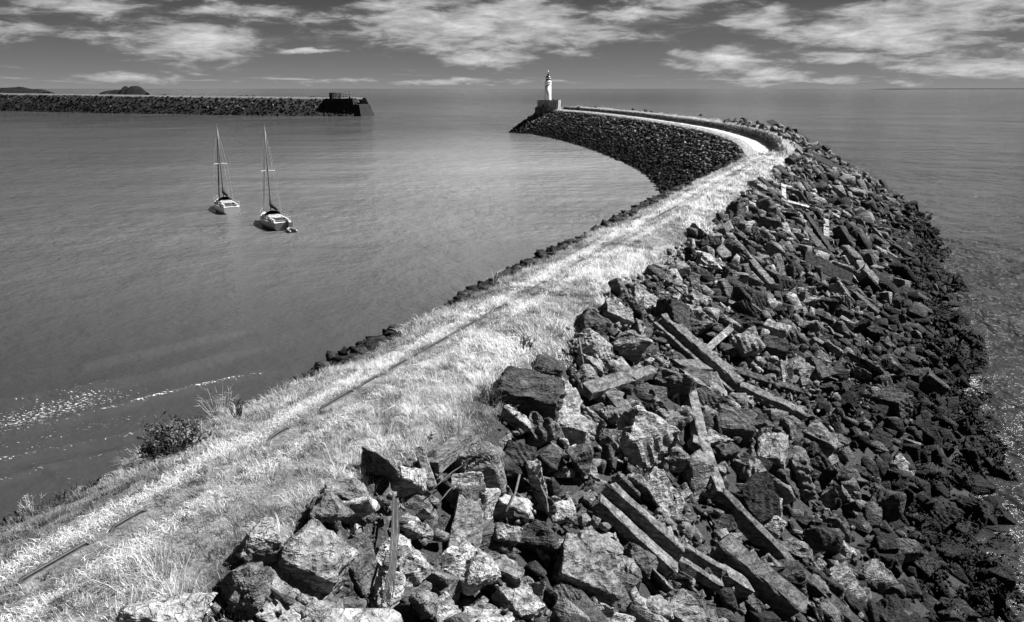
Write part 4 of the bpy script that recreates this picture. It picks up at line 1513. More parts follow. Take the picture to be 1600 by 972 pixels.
def build_weed():
    sel = np.where((ALL['pos'][:, 2] < 2.4) & (D < 130) & (layer < 1.5))[0]
    per = 26
    idx = np.repeat(sel, per)
    n = len(idx)
    sz = ALL['size'][idx]
    d = RNG.normal(0, 1, (n, 3))
    d[:, 2] = np.abs(d[:, 2])
    d /= np.linalg.norm(d, axis=1)[:, None]
    P = ALL['pos'][idx] + d * (sz * .40)[:, None]
    keep = (fbm(P[:, 0] * .5, P[:, 1] * .5, 61) + RNG.normal(0, .05, n)) > .34 + P[:, 2] * .08
    P, sz = P[keep], sz[keep]
    n = len(P)
    far = np.clip(np.linalg.norm(P - np.array([0, 0, HCAM]), axis=1) / 45, .7, 2.2)
    down = np.array([.8, -.36])
    blades('seaweed', P, RNG.uniform(.08, .2, n), .10 * far * RNG.uniform(.6, 1.5, n), down * RNG.uniform(.4, 1.3, n)[:, None] + RNG.normal(0, .45, (n, 2)),
           np.zeros(n), M_WEED, 'black seaweed draped over the lowest stones by the sea', curl=2.2)


build_weed()

# ------------------------------------------------------------------ old rail on the crest
def build_rail(y0, y1, off, name, label):
    ss = np.arange(s_of_y(y0), s_of_y(y1), 0.2)
    P = surf(ss, np.full(len(ss), off))
    N2 = np.stack([np.interp(ss, CS, CN[:, 0]), np.interp(ss, CS, CN[:, 1]), np.zeros(len(ss))], 1)
    prof = [(a_ * .62, b_ * .62) for a_, b_ in [(-.06, -.05), (.06, -.05), (.06, -.02), (.012, .0), (.012, .075), (.036, .085), (.036, .13), (-.036, .13), (-.036, .085), (-.012, .075), (-.012, 0), (-.06, -.02)]]
    P[:, 2] = np.convolve(np.pad(P[:, 2], 10, mode='edge'), np.ones(21) / 21, 'valid')      # the rail is stiff
    lift = -.26 + .272 * rail_open(P[:, 1])
    V = np.concatenate([(P + N2 * a + np.array([0, 0, 1.0]) * (b + lift)[:, None] if False else P + N2 * a + np.stack([0 * ss, 0 * ss, b + lift], 1))[:, None, :] for a, b in prof], 1)
    ns, k = V.shape[:2]
    i, j = np.meshgrid(np.arange(ns - 1), np.arange(k), indexing='ij')
    a = (i * k + j).ravel()
    b2 = (i * k + (j + 1) % k).ravel()
    me = fast_mesh(name, V.reshape(-1, 3), np.stack([a, b2, b2 + k, a + k], 1))
    tag(link(name, me, M_STEEL), label, 'rail')


build_rail(5, 90, 0.0, 'rail', 'dark rusty rail running half buried in grass beside the worn path')


# ------------------------------------------------------------------ shrubs and twigs at the inner edge
def shrub(u, v, wpx, hpx, label, nst, leafy, mat_stem, seed, cat='shrub'):
    rd = random.Random(seed)
    p, n = hit(u, v)
    dep = px([p])[2][0]
    W, Hh = wpx * dep / FPX, hpx * dep / FPX
    root = empty('shrub' if leafy else 'dead_bush', p)
    tag(root, label, cat, 'bushes on the harbour edge of the bank')
    bm = bmesh.new()
    tips = []
    for i in range(nst):
        a = rd.uniform(0, 6.28)
        r = W * .5 * math.sqrt(rd.random())
        b = Vector((math.cos(a) * r * .45, math.sin(a) * r * .3, -.05))
        hgt = Hh * rd.uniform(.5, 1.05) * (1 - .45 * (r / (W * .5)) ** 2)
        t = Vector((math.cos(a) * r, math.sin(a) * r * .7, hgt))
        m = b.lerp(t, .5) + Vector((rd.uniform(-.06, .06), rd.uniform(-.06, .06), .04))
        add_tube(bm, [b, m, t], [.014, .010, .004], 4)
        tips.append((b, m, t))
        for j in range(3 if not leafy else 1):
            f = rd.uniform(.35, .9)
            q = m.lerp(t, f)
            e = q + Vector((rd.uniform(-1, 1), rd.uniform(-1, 1), rd.uniform(.2, 1))).normalized() * Hh * rd.uniform(.12, .3)
            add_tube(bm, [q, e], [.007, .003], 4)
            tips.append((q, q.lerp(e, .5), e))
    bm_obj('stems', bm, mat_stem, root)
    if leafy:
        bm = bmesh.new()
        for (b, m, t) in tips:
            for j in range(6):
                f = rd.uniform(.15, 1.05)
                q = m.lerp(t, max(0, f * 2 - 1)) if f > .5 else b.lerp(m, f * 2)
                d = Vector((rd.uniform(-1, 1), rd.uniform(-1, 1), rd.uniform(-.1, 1))).normalized()
                s_ = rd.uniform(.035, .08)
                sdv = d.cross(Vector((rd.uniform(-1, 1), rd.uniform(-1, 1), rd.uniform(-1, 1)))).normalized() * s_ * .32
                vs = [bm.verts.new(q), bm.verts.new(q + d * s_ + sdv), bm.verts.new(q + d * s_ * 2.1), bm.verts.new(q + d * s_ - sdv)]
                bm.faces.new(vs)
        o = bm_obj('leaves', bm, M_LEAF, root)
        o['kind'] = 'stuff'


shrub(276, 705, 110, 62, 'dark leafy bush on the harbour edge of the bank', 70, True, M_TWIG, 3)
shrub(236, 722, 40, 34, 'small dark leafy bush just below the larger leafy one', 24, True, M_TWIG, 4)
shrub(345, 648, 66, 52, 'bare pale twiggy bush rising over the water at the bank edge', 26, False, M_PALETWIG, 5)
shrub(372, 655, 30, 40, 'dark bare bush right of the pale twiggy one', 14, False, M_TWIG, 15)
shrub(50, 800, 44, 36, 'small pale dead bush at the left end of the bank', 16, False, M_PALETWIG, 6)
shrub(768, 632, 40, 40, 'dark spiky tuft between the grass and the wide dark boulder', 40, False, M_TWIG, 8, 'tuft')
shrub(822, 545, 30, 26, 'dark spiky tuft at the grass edge above the dark squared boulder', 30, False, M_TWIG, 9, 'tuft')
p, n = hit(445, 592)
bm = bmesh.new()
add_tube(bm, [(0, 0, -.1), (-.25, .1, .22), (-.5, .15, .4)], [.02, .014, .006], 5)
o = bm_obj('driftwood_stick', bm, M_TWIG)
o.location = p
tag(o, 'thin dark stick poking out over the water from the bank', 'stick')


# ------------------------------------------------------------------ rods, pipes and cables lying in the foreground stones
def rod(name, pts, r, mat, label, cat, parent=None, lift=.75):
    bm = bmesh.new()
    eye = Vector((0, 0, HCAM))
    W = []
    for q in pts:
        p, n = hit(q[0], q[1])
        W.append(p + (eye - p).normalized() * (lift + (q[2] if len(q) > 2 else 0)))
    add_tube(bm, W, r, 7)
    o = bm_obj(name, bm, mat, parent, True)
    if parent is None:
        tag(o, label, cat)
    return o


bnd = empty('rod_bundle', (0, 0, 0))
tag(bnd, 'bundle of thin rusty rods hanging down over the foreground boulders', 'rods')
for k in range(6):
    rod('rod', [(614 + k * 1.6, 770 + k * 3), (612 + k * 2.2, 830), (608 + k * 2.0, 890), (596 + k * 3.4, 944 - k * 2)], .012, M_TIMBER if k % 3 == 1 else M_STEEL, None, None, bnd, .95 + .02 * (k % 3))
pts = [hit(614, 800)[0]]
rod('metal_pipe', [(388, 892), (442, 934)], .035, M_STEEL, 'upper of two dark metal pipes left of the long narrow boulder', 'pipe', None, .75)
rod('metal_pipe', [(380, 902), (424, 940)], .03, M_STEEL, 'lower of two dark metal pipes left of the long narrow boulder', 'pipe', None, .75)
rod('cable', [(676, 764), (690, 752), (706, 738), (722, 728), (728, 736), (716, 752), (700, 768), (682, 790)], .014, M_STEEL, 'looped dark cable lying beside the upright splinter', 'cable', None, .85)
rod('metal_post', [(904, 526, .3), (912, 572, 0)], .035, M_TIMBER, 'thin weathered post leaning among the stones above the upright pale slab', 'post', None, .7)
for k, (a, b, c, d, lb) in enumerate(((905, 470, 960, 520, ''), (790, 800, 812, 742, 'upper'), (845, 760, 856, 800, 'lower'))):
    if k:
        rod('driftwood_branch', [(a, b), ((a + c) / 2 + 4, (b + d) / 2, .1), (c, d)], .028, M_TIMBER, lb + ' driftwood branch caught in the rubble right of the tall flat slab', 'branch', None, .8)

# ------------------------------------------------------------------ lighthouse on its platform
lh = empty('lighthouse', (HEAD.x - .35, HEAD.y, 10.3))
tag(lh, 'white lighthouse tower with dark banded lantern at the end of the breakwater', 'lighthouse')


def lathe_part(name, prof, mat, parent, seg=32):
    bm = bmesh.new()
    add_lathe(bm, prof, seg)
    me = bm_obj(name, bm, mat, parent, False)
    for p in me.data.polygons:
        p.use_smooth = len(p.vertices) == 4 and abs(p.normal.z) < .5
    return me


lathe_part('tower', [(1.55, 0), (1.50, 1.2), (1.36, 5), (1.27, 9.0)], M_WHITE, lh)
lathe_part('gallery', [(1.30, 9.0), (1.42, 9.2), (1.46, 9.55), (1.44, 9.56), (1.2, 9.57)], M_WHITE, lh)
gr = lathe_part('gallery_parapet', [(1.34, 9.57), (1.38, 9.57), (1.38, 10.5), (1.32, 10.62), (1.26, 10.6)], M_WHITE, lh)
lathe_part('lantern_base', [(1.05, 9.57), (1.05, 10.75)], M_WHITE, lh)
lan = lathe_part('lantern', [(.98, 10.75), (.98, 11.45)], M_GLASS, lh)
bm = bmesh.new()
for k in range(8):
    a = math.pi * 2 * k / 8
    add_box(bm, (math.cos(a), math.sin(a), 11.1), (.07, .07, .72))
bm_obj('glazing_bars', bm, M_BLACK, lan)
lathe_part('lantern_band', [(1.02, 11.45), (1.06, 11.5), (1.06, 12.0), (1.0, 12.05)], M_WHITE, lh)
rf = lathe_part('lantern_roof', [(1.2, 12.05), (1.15, 12.2), (.8, 12.65), (.36, 12.85)], M_BLACK, lh)
lathe_part('vent', [(.34, 12.85), (.36, 13.2), (.40, 13.5), (.1, 13.65)], M_BLACK, rf, 16)
lathe_part('finial', [(.06, 13.65), (.06, 14.1), (.3, 14.35), (.3, 14.6), (.05, 14.8)], M_WHITE, rf, 12)
bm = bmesh.new()
add_box(bm, (-.35, -1.52, 1.15), (.8, .12, 2.0))
bm_obj('door', bm, M_BLACK, lh)
bm = bmesh.new()
add_box(bm, (-.1, -1.36, 5.6), (.35, .14, .6))
bm_obj('window', bm, M_BLACK, lh)

pf = empty('lighthouse_platform', (HEAD.x + .2, HEAD.y, 5.0))
tag(pf, 'stained concrete platform with parapet walls around the foot of the lighthouse', 'platform')


def prism(name, pts, z0, z1, mat, parent):
    bm = bmesh.new()
    a = [bm.verts.new((x, y, z0)) for x, y in pts]
    b = [bm.verts.new((x, y, z1)) for x, y in pts]
    n = len(pts)
    for k in range(n):
        bm.faces.new((a[k], a[(k + 1) % n], b[(k + 1) % n], b[k]))
    bm.faces.new(a[::-1])
    bm.faces.new(b)
    bmesh.ops.recalc_face_normals(bm, faces=bm.faces[:])
    return bm_obj(name, bm, mat, parent)


prism('base_block', [(-5.4, -3.4), (-1.5, -5.2), (3.4, -5.0), (5.2, -2.0), (5.2, 4), (0, 6), (-5.4, 4)], 1.0, 5.4, M_WALL, pf)
# parapet walls: separate panels with piers between them, a gap by the path
ring = [(-4.7, -3.0), (-1.7, -4.6), (1.3, -4.75)]
ring2 = [(1.75, -4.7), (3.3, -4.6), (4.8, -1.9)]
for seq in (ring, ring2, [(4.8, -1.9), (4.8, 3.6), (0, 5.4), (-4.7, 3.6), (-4.7, -3.0)]):
    for (x0, y0), (x1, y1) in zip(seq, seq[1:]):
        L = math.hypot(x1 - x0, y1 - y0)
        dx, dy = (x1 - x0) / L, (y1 - y0) / L
        nx, ny = -dy * .2, dx * .2
        prism('parapet_wall', [(x0 + dx * .25 - nx, y0 + dy * .25 - ny), (x1 - dx * .25 - nx, y1 - dy * .25 - ny), (x1 - dx * .25 + nx, y1 - dy * .25 + ny), (x0 + dx * .25 + nx, y0 + dy * .25 + ny)], 5.4, 8.25, M_WALL, pf)
for k, (x, y) in enumerate([(-4.7, -3.0), (-3.2, -3.85), (-1.7, -4.6), (-.2, -4.75), (1.3, -4.8), (1.9, -4.8), (3.3, -4.65), (4.8, -1.9)]):
    bm = bmesh.new()
    add_box(bm, (x, y, 6.9), (.55, .55, 3.05 + .12 * (k % 3)))
    bm_obj('pier', bm, M_WALL, pf)
bm = bmesh.new()
add_box(bm, (-2.75, -4.32, 6.0), (.7, .16, 1.2), Matrix.Rotation(R(-28), 3, 'Z'))
bm_obj('doorway', bm, M_BLACK, pf)
prism('lower_landing', [(-6.0, -3.6), (-4.4, -5.5), (-1.2, -5.9), (-1.0, 0), (-6.0, 0)], -1.5, 5.25, M_DARKWALL, pf)


# ------------------------------------------------------------------ two moored yachts
def yacht(pos, heading, Lh, mast_h, label, hullmat, tender, seed):
    root = empty('sailing_yacht', pos, heading)          # local +Y is the bow
    tag(root, label, 'sailboat', 'yachts moored inside the harbour')
    Bm = Lh * .33
    ny, nk = 15, 7
    bm = bmesh.new()
    rows = []
    for i in range(ny):
        t = i / (ny - 1)
        y = -Lh / 2 + Lh * t
        hb = Bm / 2 * (max(0.0, 1 - max(0, (t - .42) / .58) ** 2.1)) * (1 - .28 * max(0, (.42 - t) / .42) ** 2)
        hb = max(hb, .03)
        sheer = 1.0 + .35 * (t - .35) ** 2 + .2 * max(0, t - .5)
        keel = -.45 + .55 * max(0, (t - .75) / .25) ** 2 + .35 * max(0, (.2 - t) / .2)
        row = []
        for k in range(-nk, nk + 1):
            a = k / nk
            x = hb * math.copysign(min(1.0, (abs(a) / .62)) ** .75, a) if abs(a) < .62 else hb * math.copysign(1, a)
            z = keel + (0.25 - keel) * min(1, abs(a) / .62) ** 2.2 if abs(a) < .62 else .25 + (sheer - .25) * ((abs(a) - .62) / .38)
            row.append(bm.verts.new((x, y + (.28 * (z / sheer) if t == 1 else 0) - (.18 * max(0, z) if t == 0 else 0), z)))
        rows.append(row)
    for r0, r1 in zip(rows, rows[1:]):
        for k in range(2 * nk):
            bm.faces.new((r0[k], r0[k + 1], r1[k + 1], r1[k]))
    bm.faces.new(rows[0])
    bmesh.ops.recalc_face_normals(bm, faces=bm.faces[:])
    hull = bm_obj('hull', bm, hullmat, root, False)
    # deck
    bm = bmesh.new()
    prev = None
    for i in range(ny):
        t = i / (ny - 1)
        y = -Lh / 2 + Lh * t
        hb = Bm / 2 * (max(0.0, 1 - max(0, (t - .42) / .58) ** 2.1)) * (1 - .28 * max(0, (.42 - t) / .42) ** 2)
        hb = max(hb, .03) * .985
        sheer = 1.0 + .35 * (t - .35) ** 2 + .2 * max(0, t - .5)
        row = [bm.verts.new((hb * a, y, sheer - .03 + .06 * (1 - a * a))) for a in (-1, -.5, 0, .5, 1)]
        if prev:
            for k in range(4):
                bm.faces.new((prev[k], prev[k + 1], row[k + 1], row[k]))
        prev = row
    bm_obj('deck', bm, M_DECK, root)
    # toe rail, waterline stripe
    for sgn in (-1, 1):
        bm = bmesh.new()
        pts = []
        for i in range(ny):
            t = i / (ny - 1)
            hb = Bm / 2 * (max(0.0, 1 - max(0, (t - .42) / .58) ** 2.1)) * (1 - .28 * max(0, (.42 - t) / .42) ** 2)
            pts.append((sgn * max(hb, .03), -Lh / 2 + Lh * t, 1.02 + .35 * (t - .35) ** 2 + .2 * max(0, t - .5)))
        add_tube(bm, pts, .035, 5)
        bm_obj('toe_rail', bm, M_TIMBER, root)
        bm = bmesh.new()
        gl = [(p[0] * .97, p[1], p[2] + .55) for p in pts]
        add_tube(bm, gl, .012, 4)
        for p in pts[1:-1:2]:
            add_tube(bm, [p, (p[0] * .97, p[1], p[2] + .57)], .014, 4)
        bm_obj('guard_rail', bm, M_WIRE, root)
    # cabin trunk with windows
    bm = bmesh.new()
    prof = [(-.02 * Lh, .62), (.10 * Lh, .68), (.22 * Lh, .55), (.30 * Lh, .32)]
    rws = []
    for (y, hw) in prof:
        hw *= Bm / 2 * 1.15
        zt = 1.52 - .2 * max(0, (y - .1 * Lh)) / (.2 * Lh)
        rws.append([bm.verts.new(q) for q in ((-hw, y, 1.0), (-hw * .88, y, zt - .06), (-hw * .5, y, zt), (hw * .5, y, zt), (hw * .88, y, zt - .06), (hw, y, 1.0))])
    for r0, r1 in zip(rws, rws[1:]):
        for k in range(5):
            bm.faces.new((r0[k], r0[k + 1], r1[k + 1], r1[k]))
    bm.faces.new(rws[0])
    bm.faces.new(rws[-1][::-1])
    bmesh.ops.recalc_face_normals(bm, faces=bm.faces[:])
    cab = bm_obj('cabin', bm, M_GEL, root)
    for sgn in (-1, 1):
        for (y, L) in ((.035, .09), (.16, .07)):
            bm = bmesh.new()
            hw = Bm / 2 * 1.15 * (.655 if y < .1 else .60) * .95
            add_box(bm, (sgn * hw, y * Lh, 1.24), (.05, L * Lh, .16), Matrix.Rotation(sgn * .08 * (1 if y > .1 else -1), 3, 'Z'))
            bm_obj('window', bm, M_BLACK, cab)
    bm = bmesh.new()
    add_box(bm, (0, .02 * Lh, 1.56), (.7, .8, .07))
    bm_obj('hatch', bm, M_CANVAS, cab)
    # spray hood, cockpit
    bm = bmesh.new()
    a0 = None
    for y, hh in ((-.02 * Lh, 2.05), (.05 * Lh, 1.95), (.11 * Lh, 1.5)):
        row = [bm.verts.new((Bm * .33 * math.cos(q), y, 1.05 + (hh - 1.05) * math.sin(q) ** .6)) for q in [math.pi * j / 10 for j in range(11)]]
        if a0:
            for k in range(10):
                bm.faces.new((a0[k], a0[k + 1], row[k + 1], row[k]))
        a0 = row
    bm_obj('spray_hood', bm, M_CANVAS, root, True)
    bm = bmesh.new()
    add_box(bm, (0, -.24 * Lh, 1.07), (Bm * .46, .36 * Lh, .1))
    ck = bm_obj('cockpit', bm, M_CANVAS, root)
    for sgn in (-1, 1):
        bm = bmesh.new()
        add_box(bm, (sgn * Bm * .29, -.24 * Lh, 1.18), (.18, .36 * Lh, .34))
        bm_obj('coaming', bm, M_GEL, ck)
    bm = bmesh.new()
    add_tube(bm, [(0, -.34 * Lh, 1.1), (0, -.25 * Lh, 1.62)], .03, 6)
    bm_obj('tiller', bm, M_TIMBER, ck)
    # pushpit and pulpit
    for nm, y0, y1, hw0, hw1 in (('pushpit', -.40, -.49, .40, .30), ('pulpit', .40, .515, .14, .02)):
        bm = bmesh.new()
        for z in (1.35, 1.75):
            add_tube(bm, [(-Bm * hw0, y0 * Lh, z), (-Bm * hw1, y1 * Lh, z), (Bm * hw1, y1 * Lh, z), (Bm * hw0, y0 * Lh, z)], .022, 5)
        for sx_ in (-1, 1):
            add_tube(bm, [(sx_ * Bm * hw0, y0 * Lh, 1.0), (sx_ * Bm * hw0, y0 * Lh, 1.75)], .022, 5)
            add_tube(bm, [(sx_ * Bm * hw1, y1 * Lh, 1.0), (sx_ * Bm * hw1, y1 * Lh, 1.75)], .022, 5)
        bm_obj(nm, bm, M_WIRE, root)
    # rig
    ym = .10 * Lh
    bm = bmesh.new()
    add_tube(bm, [(0, ym, 1.4), (0, ym - .05, mast_h * .6), (0, ym - .12, mast_h)], [.085, .08, .055], 8)
    mast = bm_obj('mast', bm, M_ALLOY, root, True)
    bm = bmesh.new()
    zs = mast_h * .56
    add_tube(bm, [(-.95, ym - .12, zs), (0, ym, zs + .05), (.95, ym - .12, zs)], .035, 5)
    bm_obj('spreaders', bm, M_GEL, mast)
    bm = bmesh.new()
    add_tube(bm, [(0, ym, mast_h), (0, ym - .1, mast_h + .45)], .012, 4)
    bm_obj('antenna', bm, M_WIRE, mast)
    bm = bmesh.new()
    add_tube(bm, [(0, ym - .1, 2.35), (0, ym - .37 * Lh, 2.3)], .06, 6)
    boom = bm_obj('boom', bm, M_ALLOY, root)
    bm = bmesh.new()
    pts = [(0, ym + .02, 3.35), (0, ym - .12, 2.9), (0, ym - .4, 2.66), (0, ym - .16 * Lh, 2.55), (0, ym - .34 * Lh, 2.45)]
    add_tube(bm, pts, [.10, .19, .24, .19, .10], 8)
    bm_obj('sail_cover', bm, M_CANVAS, boom, True)
    bm = bmesh.new()
    b0 = Vector((0, .475 * Lh, 1.3))
    b1 = Vector((0, ym - .05, mast_h - .25))
    add_tube(bm, [b0, b0.lerp(b1, .04), b0.lerp(b1, .3), b0.lerp(b1, .96), b1], [.04, .10, .10, .045, .02], 7)
    bm_obj('furled_jib', bm, M_CANVAS if not tender else M_HULL2, root, True)
    for nm, a, b in (('backstay', (0, -.47 * Lh, 1.1), (0, ym - .12, mast_h)),):
        bm = bmesh.new()
        add_tube(bm, [a, b], .014, 4)
        bm_obj(nm, bm, M_WIRE, root)
    for sgn in (-1, 1):
        bm = bmesh.new()
        add_tube(bm, [(sgn * Bm * .46, ym - .1, 1.05), (sgn * .95, ym - .12, zs), (0, ym - .1, mast_h - .1)], .013, 4)
        bm_obj('shroud', bm, M_WIRE, root)
    bm = bmesh.new()
    add_box(bm, (Bm * .12, -.485 * Lh, .62), (.34, .05, .9), Matrix.Rotation(-.18, 3, 'X'))
    bm_obj('boarding_ladder', bm, M_WIRE if tender else M_TIMBER, root)
    if tender:
        bm = bmesh.new()
        add_box(bm, (.45, -.515 * Lh, .95), (.34, .36, .55))
        add_box(bm, (.45, -.52 * Lh, .35), (.14, .16, .8))
        bm_obj('outboard_motor', bm, M_CANVAS, root)
        bm = bmesh.new()
        add_tube(bm, [(Bm * .36, -.46 * Lh, 1.0), (Bm * .38, -.47 * Lh, 2.35)], .03, 5)
        add_box(bm, (Bm * .38, -.47 * Lh, 2.4), (.7, .12, .12))
        bm_obj('davit', bm, M_ALLOY, root)
        # inflatable dinghy trailing at the stern
        dg = empty('dinghy', Vector(pos) + Matrix.Rotation(heading, 3, 'Z') @ Vector((.55, -.5 * Lh - 1.5, 0)), heading)
        tag(dg, 'small pale dinghy floating at the stern of the right-hand yacht', 'dinghy')
        bm = bmesh.new()
        add_tube(bm, [(-.42, -.9, .2), (-.45, 0, .22), (-.36, .6, .26), (0, .95, .34), (.36, .6, .26), (.45, 0, .22), (.42, -.9, .2)], .16, 8)
        bm_obj('tube', bm, M_HULL2, dg, True)
        bm = bmesh.new()
        add_box(bm, (0, -.1, .12), (.7, 1.5, .05))
        add_box(bm, (0, -.8, .25), (.7, .06, .35))
        bm_obj('floor', bm, M_CANVAS, dg)
    return root


yacht(at(353, 328, 0), R(30), 9.8, 12.4, 'white sailing yacht with bare mast, left of the two moored in the harbour', M_GEL, False, 1)
yacht(at(428, 352, 0), R(31), 9.8, 13.0, 'grey-hulled sailing yacht with an outboard at its stern, right of the two moored', M_HULL2, True, 2)


# ------------------------------------------------------------------ the opposite breakwater and the land behind it
def far_pier():
    root = empty('far_breakwater', at(580, 182, 0))
    tag(root, 'long dark breakwater across the harbour with a concrete end', 'breakwater')
    org = root.location.copy()
    A = at(552, 182, 0)
    ctrl = [A, at(430, 181, 0), at(300, 179, 0), at(150, 176.5, 0), at(0, 173.5, 0), at(-160, 171.5, 0), at(-400, 170, 0)]
    line = catmull([(p.x, p.y) for p in ctrl], 24)
    seg = np.hypot(*np.diff(line, axis=0).T)
    ls = np.concatenate([[0], np.cumsum(seg)])
    tn = np.gradient(line, ls, axis=0)
    tn /= np.linalg.norm(tn, axis=1)[:, None]
    nb = np.stack([tn[:, 1], -tn[:, 0]], 1)                     # away from the camera
    if nb[0, 1] < 0:
        nb = -nb
    offs = np.array([-4, 0, 5, 11.5, 12.2, 16.5, 17.2, 22, 40])
    base = np.array([-3, 0, .43, 1.0, 1.0, 1.0, 1.09, 1.09, -.3])
    top = np.interp(ls, [0, 120, 300, 600], [10.9, 11.6, 12.6, 13.4])
    V = []
    for i in range(len(line)):
        for o_, b_ in zip(offs, base):
            q = line[i] + nb[i] * o_
            z = b_ * top[i] if b_ > -1 else b_
            V.append((q[0] - org.x, q[1] - org.y, z))
    V = np.array(V)
    O = np.tile(offs, len(line))
    path = ((O > 11.9) & (O < 16.8)) | (O > 17.1) & (O < 23)
    me = fast_mesh('bank', V, grid_faces(len(line), len(offs)), {'top': ((O > 11.9) & (O < 24)).astype(float), 'path': path.astype(float) * .34}, False)
    link('bank', me, M_GROUND, root)
    n = 5200
    s = RNG.uniform(0, ls[-1], n) ** 1.0
    o_ = RNG.uniform(-1, 12, n)
    x = np.interp(s, ls, line[:, 0]) + np.interp(s, ls, nb[:, 0]) * o_ - org.x
    y = np.interp(s, ls, line[:, 1]) + np.interp(s, ls, nb[:, 1]) * o_ - org.y
    z = np.interp(o_, offs, base) * np.interp(s, ls, top)
    z = np.where(o_ < 0, o_ * .7, z)
    sz = RNG.uniform(1.0, 2.3, n)
    tone = RNG.uniform(.008, .035, n) * (.5 + np.clip(z / 9, 0, 1))
    tone = np.where(RNG.random(n) < np.where(s < 130, .07, .03) * np.clip(z / 5, .2, 1), RNG.uniform(.12, .4, n), tone)
    rock_mass('armour_stones', np.stack([x, y, z], 1), np.stack([sz, sz * .8, sz * .65], 1), RNG.integers(0, 36, n), rot_mats(RNG.uniform(-.7, .7, (n, 3)) * np.array([1, 1, 4])),
              tone, LOW, M_FARROCK, '', root)
    # dark stones along the outer edge of the crest
    n = 420
    s = RNG.uniform(10, ls[-1] * .75, n)
    o_ = RNG.uniform(20.5, 24, n)
    x = np.interp(s, ls, line[:, 0]) + np.interp(s, ls, nb[:, 0]) * o_ - org.x
    y = np.interp(s, ls, line[:, 1]) + np.interp(s, ls, nb[:, 1]) * o_ - org.y
    sz = RNG.uniform(1.0, 2.6, n) * np.where(vnoise(s * .05, s * 0, 3) > .5, 1.1, .6)
    rock_mass('crest_stones', np.stack([x, y, np.interp(s, ls, top) * 1.07], 1), np.stack([sz * 1.5, sz, sz * .7], 1), RNG.integers(0, 36, n),
              rot_mats(RNG.uniform(-.4, .4, (n, 3)) * np.array([1, 1, 6])), RNG.uniform(.02, .06, n), LOW, M_FARROCK, '', root)
    # concrete end, stepped down to the sea
    p0 = at(580, 182, 0) - org
    tx = Vector((-tn[0, 0], -tn[0, 1], 0))                       # towards the tip
    nx = Vector((nb[0, 0], nb[0, 1], 0))

    def P(a, b):
        q = tx * (a - 7.0) + nx * b
        return (q.x, q.y)
    def block(name, a0, a1, b0, b1, z0, z1, lean=0.0):
        bm = bmesh.new()
        lo = [bm.verts.new((*P(a, b), z0)) for a, b in ((a0, b0), (a1, b0), (a1, b1), (a0, b1))]
        hi = [bm.verts.new((*P(a, b), z1)) for a, b in ((a0, b0 + lean), (a1 - lean, b0 + lean), (a1 - lean, b1 - lean), (a0, b1 - lean))]
        for k in range(4):
            bm.faces.new((lo[k], lo[(k + 1) % 4], hi[(k + 1) % 4], hi[k]))
        bm.faces.new(lo[::-1])
        bm.faces.new(hi)
        bmesh.ops.recalc_face_normals(bm, faces=bm.faces[:])
        return bm_obj(name, bm, M_DARKCONC, root)
    block('end_block', -26, 0.5, -1, 22, -2, 7.6, 2.2)
    block('deck_block', -27, -8.0, 2.6, 20, 5.0, 11.3, .3)
    block('parapet_block', -11.5, -6.4, 2.2, 9, 7.0, 11.6, .2)
    block('end_post', -9.6, -8.9, 3.2, 3.9, 11.0, 12.6, 0)
    # fenced drum-shaped enclosure and a hooped ladder rail
    bm = bmesh.new()
    for k in range(22):
        a = 2 * math.pi * k / 22
        q = tx * (-29 + 3.9 * math.cos(a)) + nx * (9 + 3.4 * math.sin(a))
        add_box(bm, (q.x, q.y, 13.2), (.5, .35, 4.0), Matrix.Rotation(a, 3, 'Z'))
    bm_obj('fence_enclosure', bm, M_FENCE, root)
    bm = bmesh.new()
    q = tx * (-29) + nx * 9
    add_lathe(bm, [(3.75, 14.9), (3.9, 14.9), (3.9, 15.2), (3.75, 15.2)], 22, (q.x, q.y, 0))
    bm_obj('top_rail', bm, M_FENCE, root)
    for a in (-15.5, -13.6, -11.2):
        bm = bmesh.new()
        q = tx * (a - 7) + nx * 8
        add_tube(bm, [(q.x, q.y, 11.2), (q.x, q.y, 16.2 if a > -15 else 15.0), (q.x - 1.0 * tx.x, q.y - 1.0 * tx.y, 16.6 if a > -15 else 15.2)], .18, 6)
        bm_obj('rail_post', bm, M_FENCE, root)
    bm = bmesh.new()
    for z in (12.6, 13.9):
        a, b = tx * -22.5 + nx * 8, tx * -18.2 + nx * 8
        add_tube(bm, [(a.x, a.y, z), (b.x, b.y, z)], .12, 5)
    bm_obj('hand_rail', bm, M_FENCE, root)


M_DARKCONC = plain('dark_pier_concrete', .016, .9, .2, .5, .35)
M_FENCE = plain('fence_steel', .10, .7, .3, .3)
far_pier()


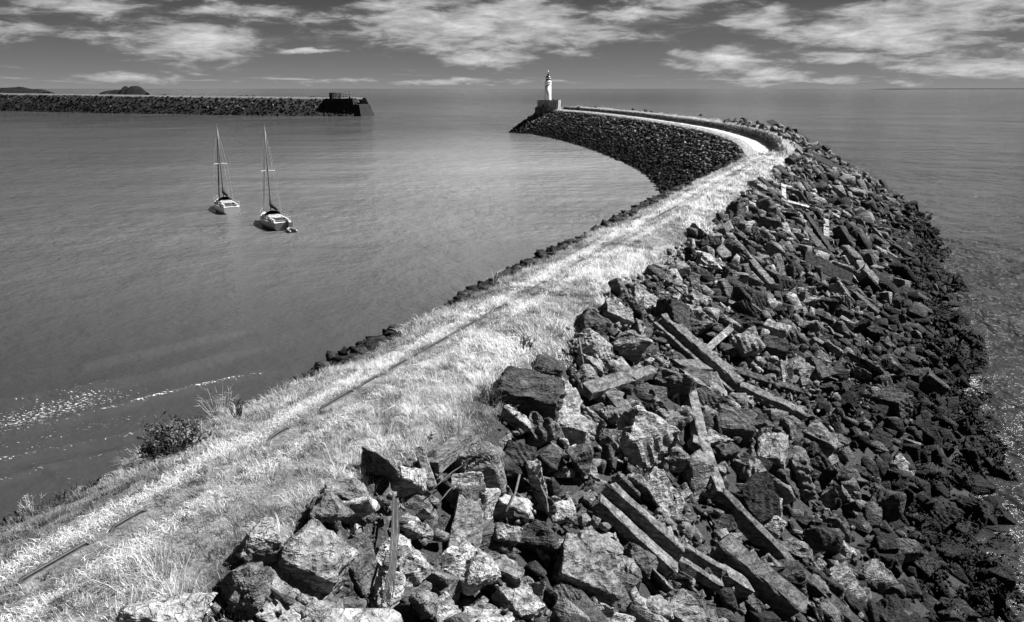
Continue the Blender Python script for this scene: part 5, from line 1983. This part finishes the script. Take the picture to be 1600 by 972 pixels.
def mound(name, u0, u1, vbase, prof, y, depth, mat, label, seed):
    """rocky hill or scrub belt beyond the far breakwater; prof = (u, v) skyline in the photo"""
    prof = sorted(prof)
    us = np.linspace(u0, u1, 90)
    vs = np.interp(us, [p[0] for p in prof], [p[1] for p in prof])
    k = (y * math.cos(PITCH)) / FPX
    xs = (us - 800) * y / math.cos(PITCH) / FPX * math.cos(PITCH) * 1.03
    x0 = at(u0, 160, HCAM - (160 - 139) * y / FPX).x
    x1 = at(u1, 160, HCAM - (160 - 139) * y / FPX).x
    xs = np.linspace(x0, x1, 90)
    zt = HCAM + (139 - vs) * y / FPX * 1.06
    nd = 15
    tt = np.linspace(-1, 1, nd)
    X, Tt = np.meshgrid(xs, tt, indexing='ij')
    Zt = np.repeat(zt[:, None], nd, 1)
    Y = y + Tt * depth
    fall = np.clip(1 - np.abs(Tt) ** 1.6, 0, 1)
    Z = (Zt + 3) * fall - 3
    Z = Z + (fbm(X * .16, Y * .16, seed, 5) - .5) * 3.0 * fall ** .5 * np.clip(Zt / 20, .3, 1)
    V = np.stack([X, Y, Z], -1).reshape(-1, 3)
    me = fast_mesh(name, V, grid_faces(90, nd), None, False)
    return tag(link(name, me, mat), label, None, None, 'structure')


M_SCRUB = plain('dark_scrub', .010, .95, .1, .6, .12)
M_COAST = plain('far_coast', .035, .95, .1, .3, .01)
mound('rocky_hill', 176, 244, 146, [(176, 144), (186, 142.5), (198, 141.5), (208, 140.5), (211, 136.0), (214, 135.6), (217, 138), (221, 135.2), (231, 135.4), (236, 138), (240, 142), (244, 145)], 860, 26, M_SCRUB,
      'small dark rocky hill behind the far breakwater', 5)
mound('scrub_headland', -160, 92, 146, [(-160, 136), (-40, 134), (0, 136), (20, 138.5), (35, 138), (52, 137), (62, 138.5), (72, 141), (78, 139.5), (86, 140), (92, 144)], 930, 60, M_SCRUB,
      'dark scrubby headland at the left end of the far breakwater', 8)
mound('distant_coast', 1380, 1900, 140, [(1380, 139.6), (1450, 139.0), (1600, 138.4), (1900, 137)], 14000, 900, M_COAST, 'thin distant coast on the right of the horizon', 12)
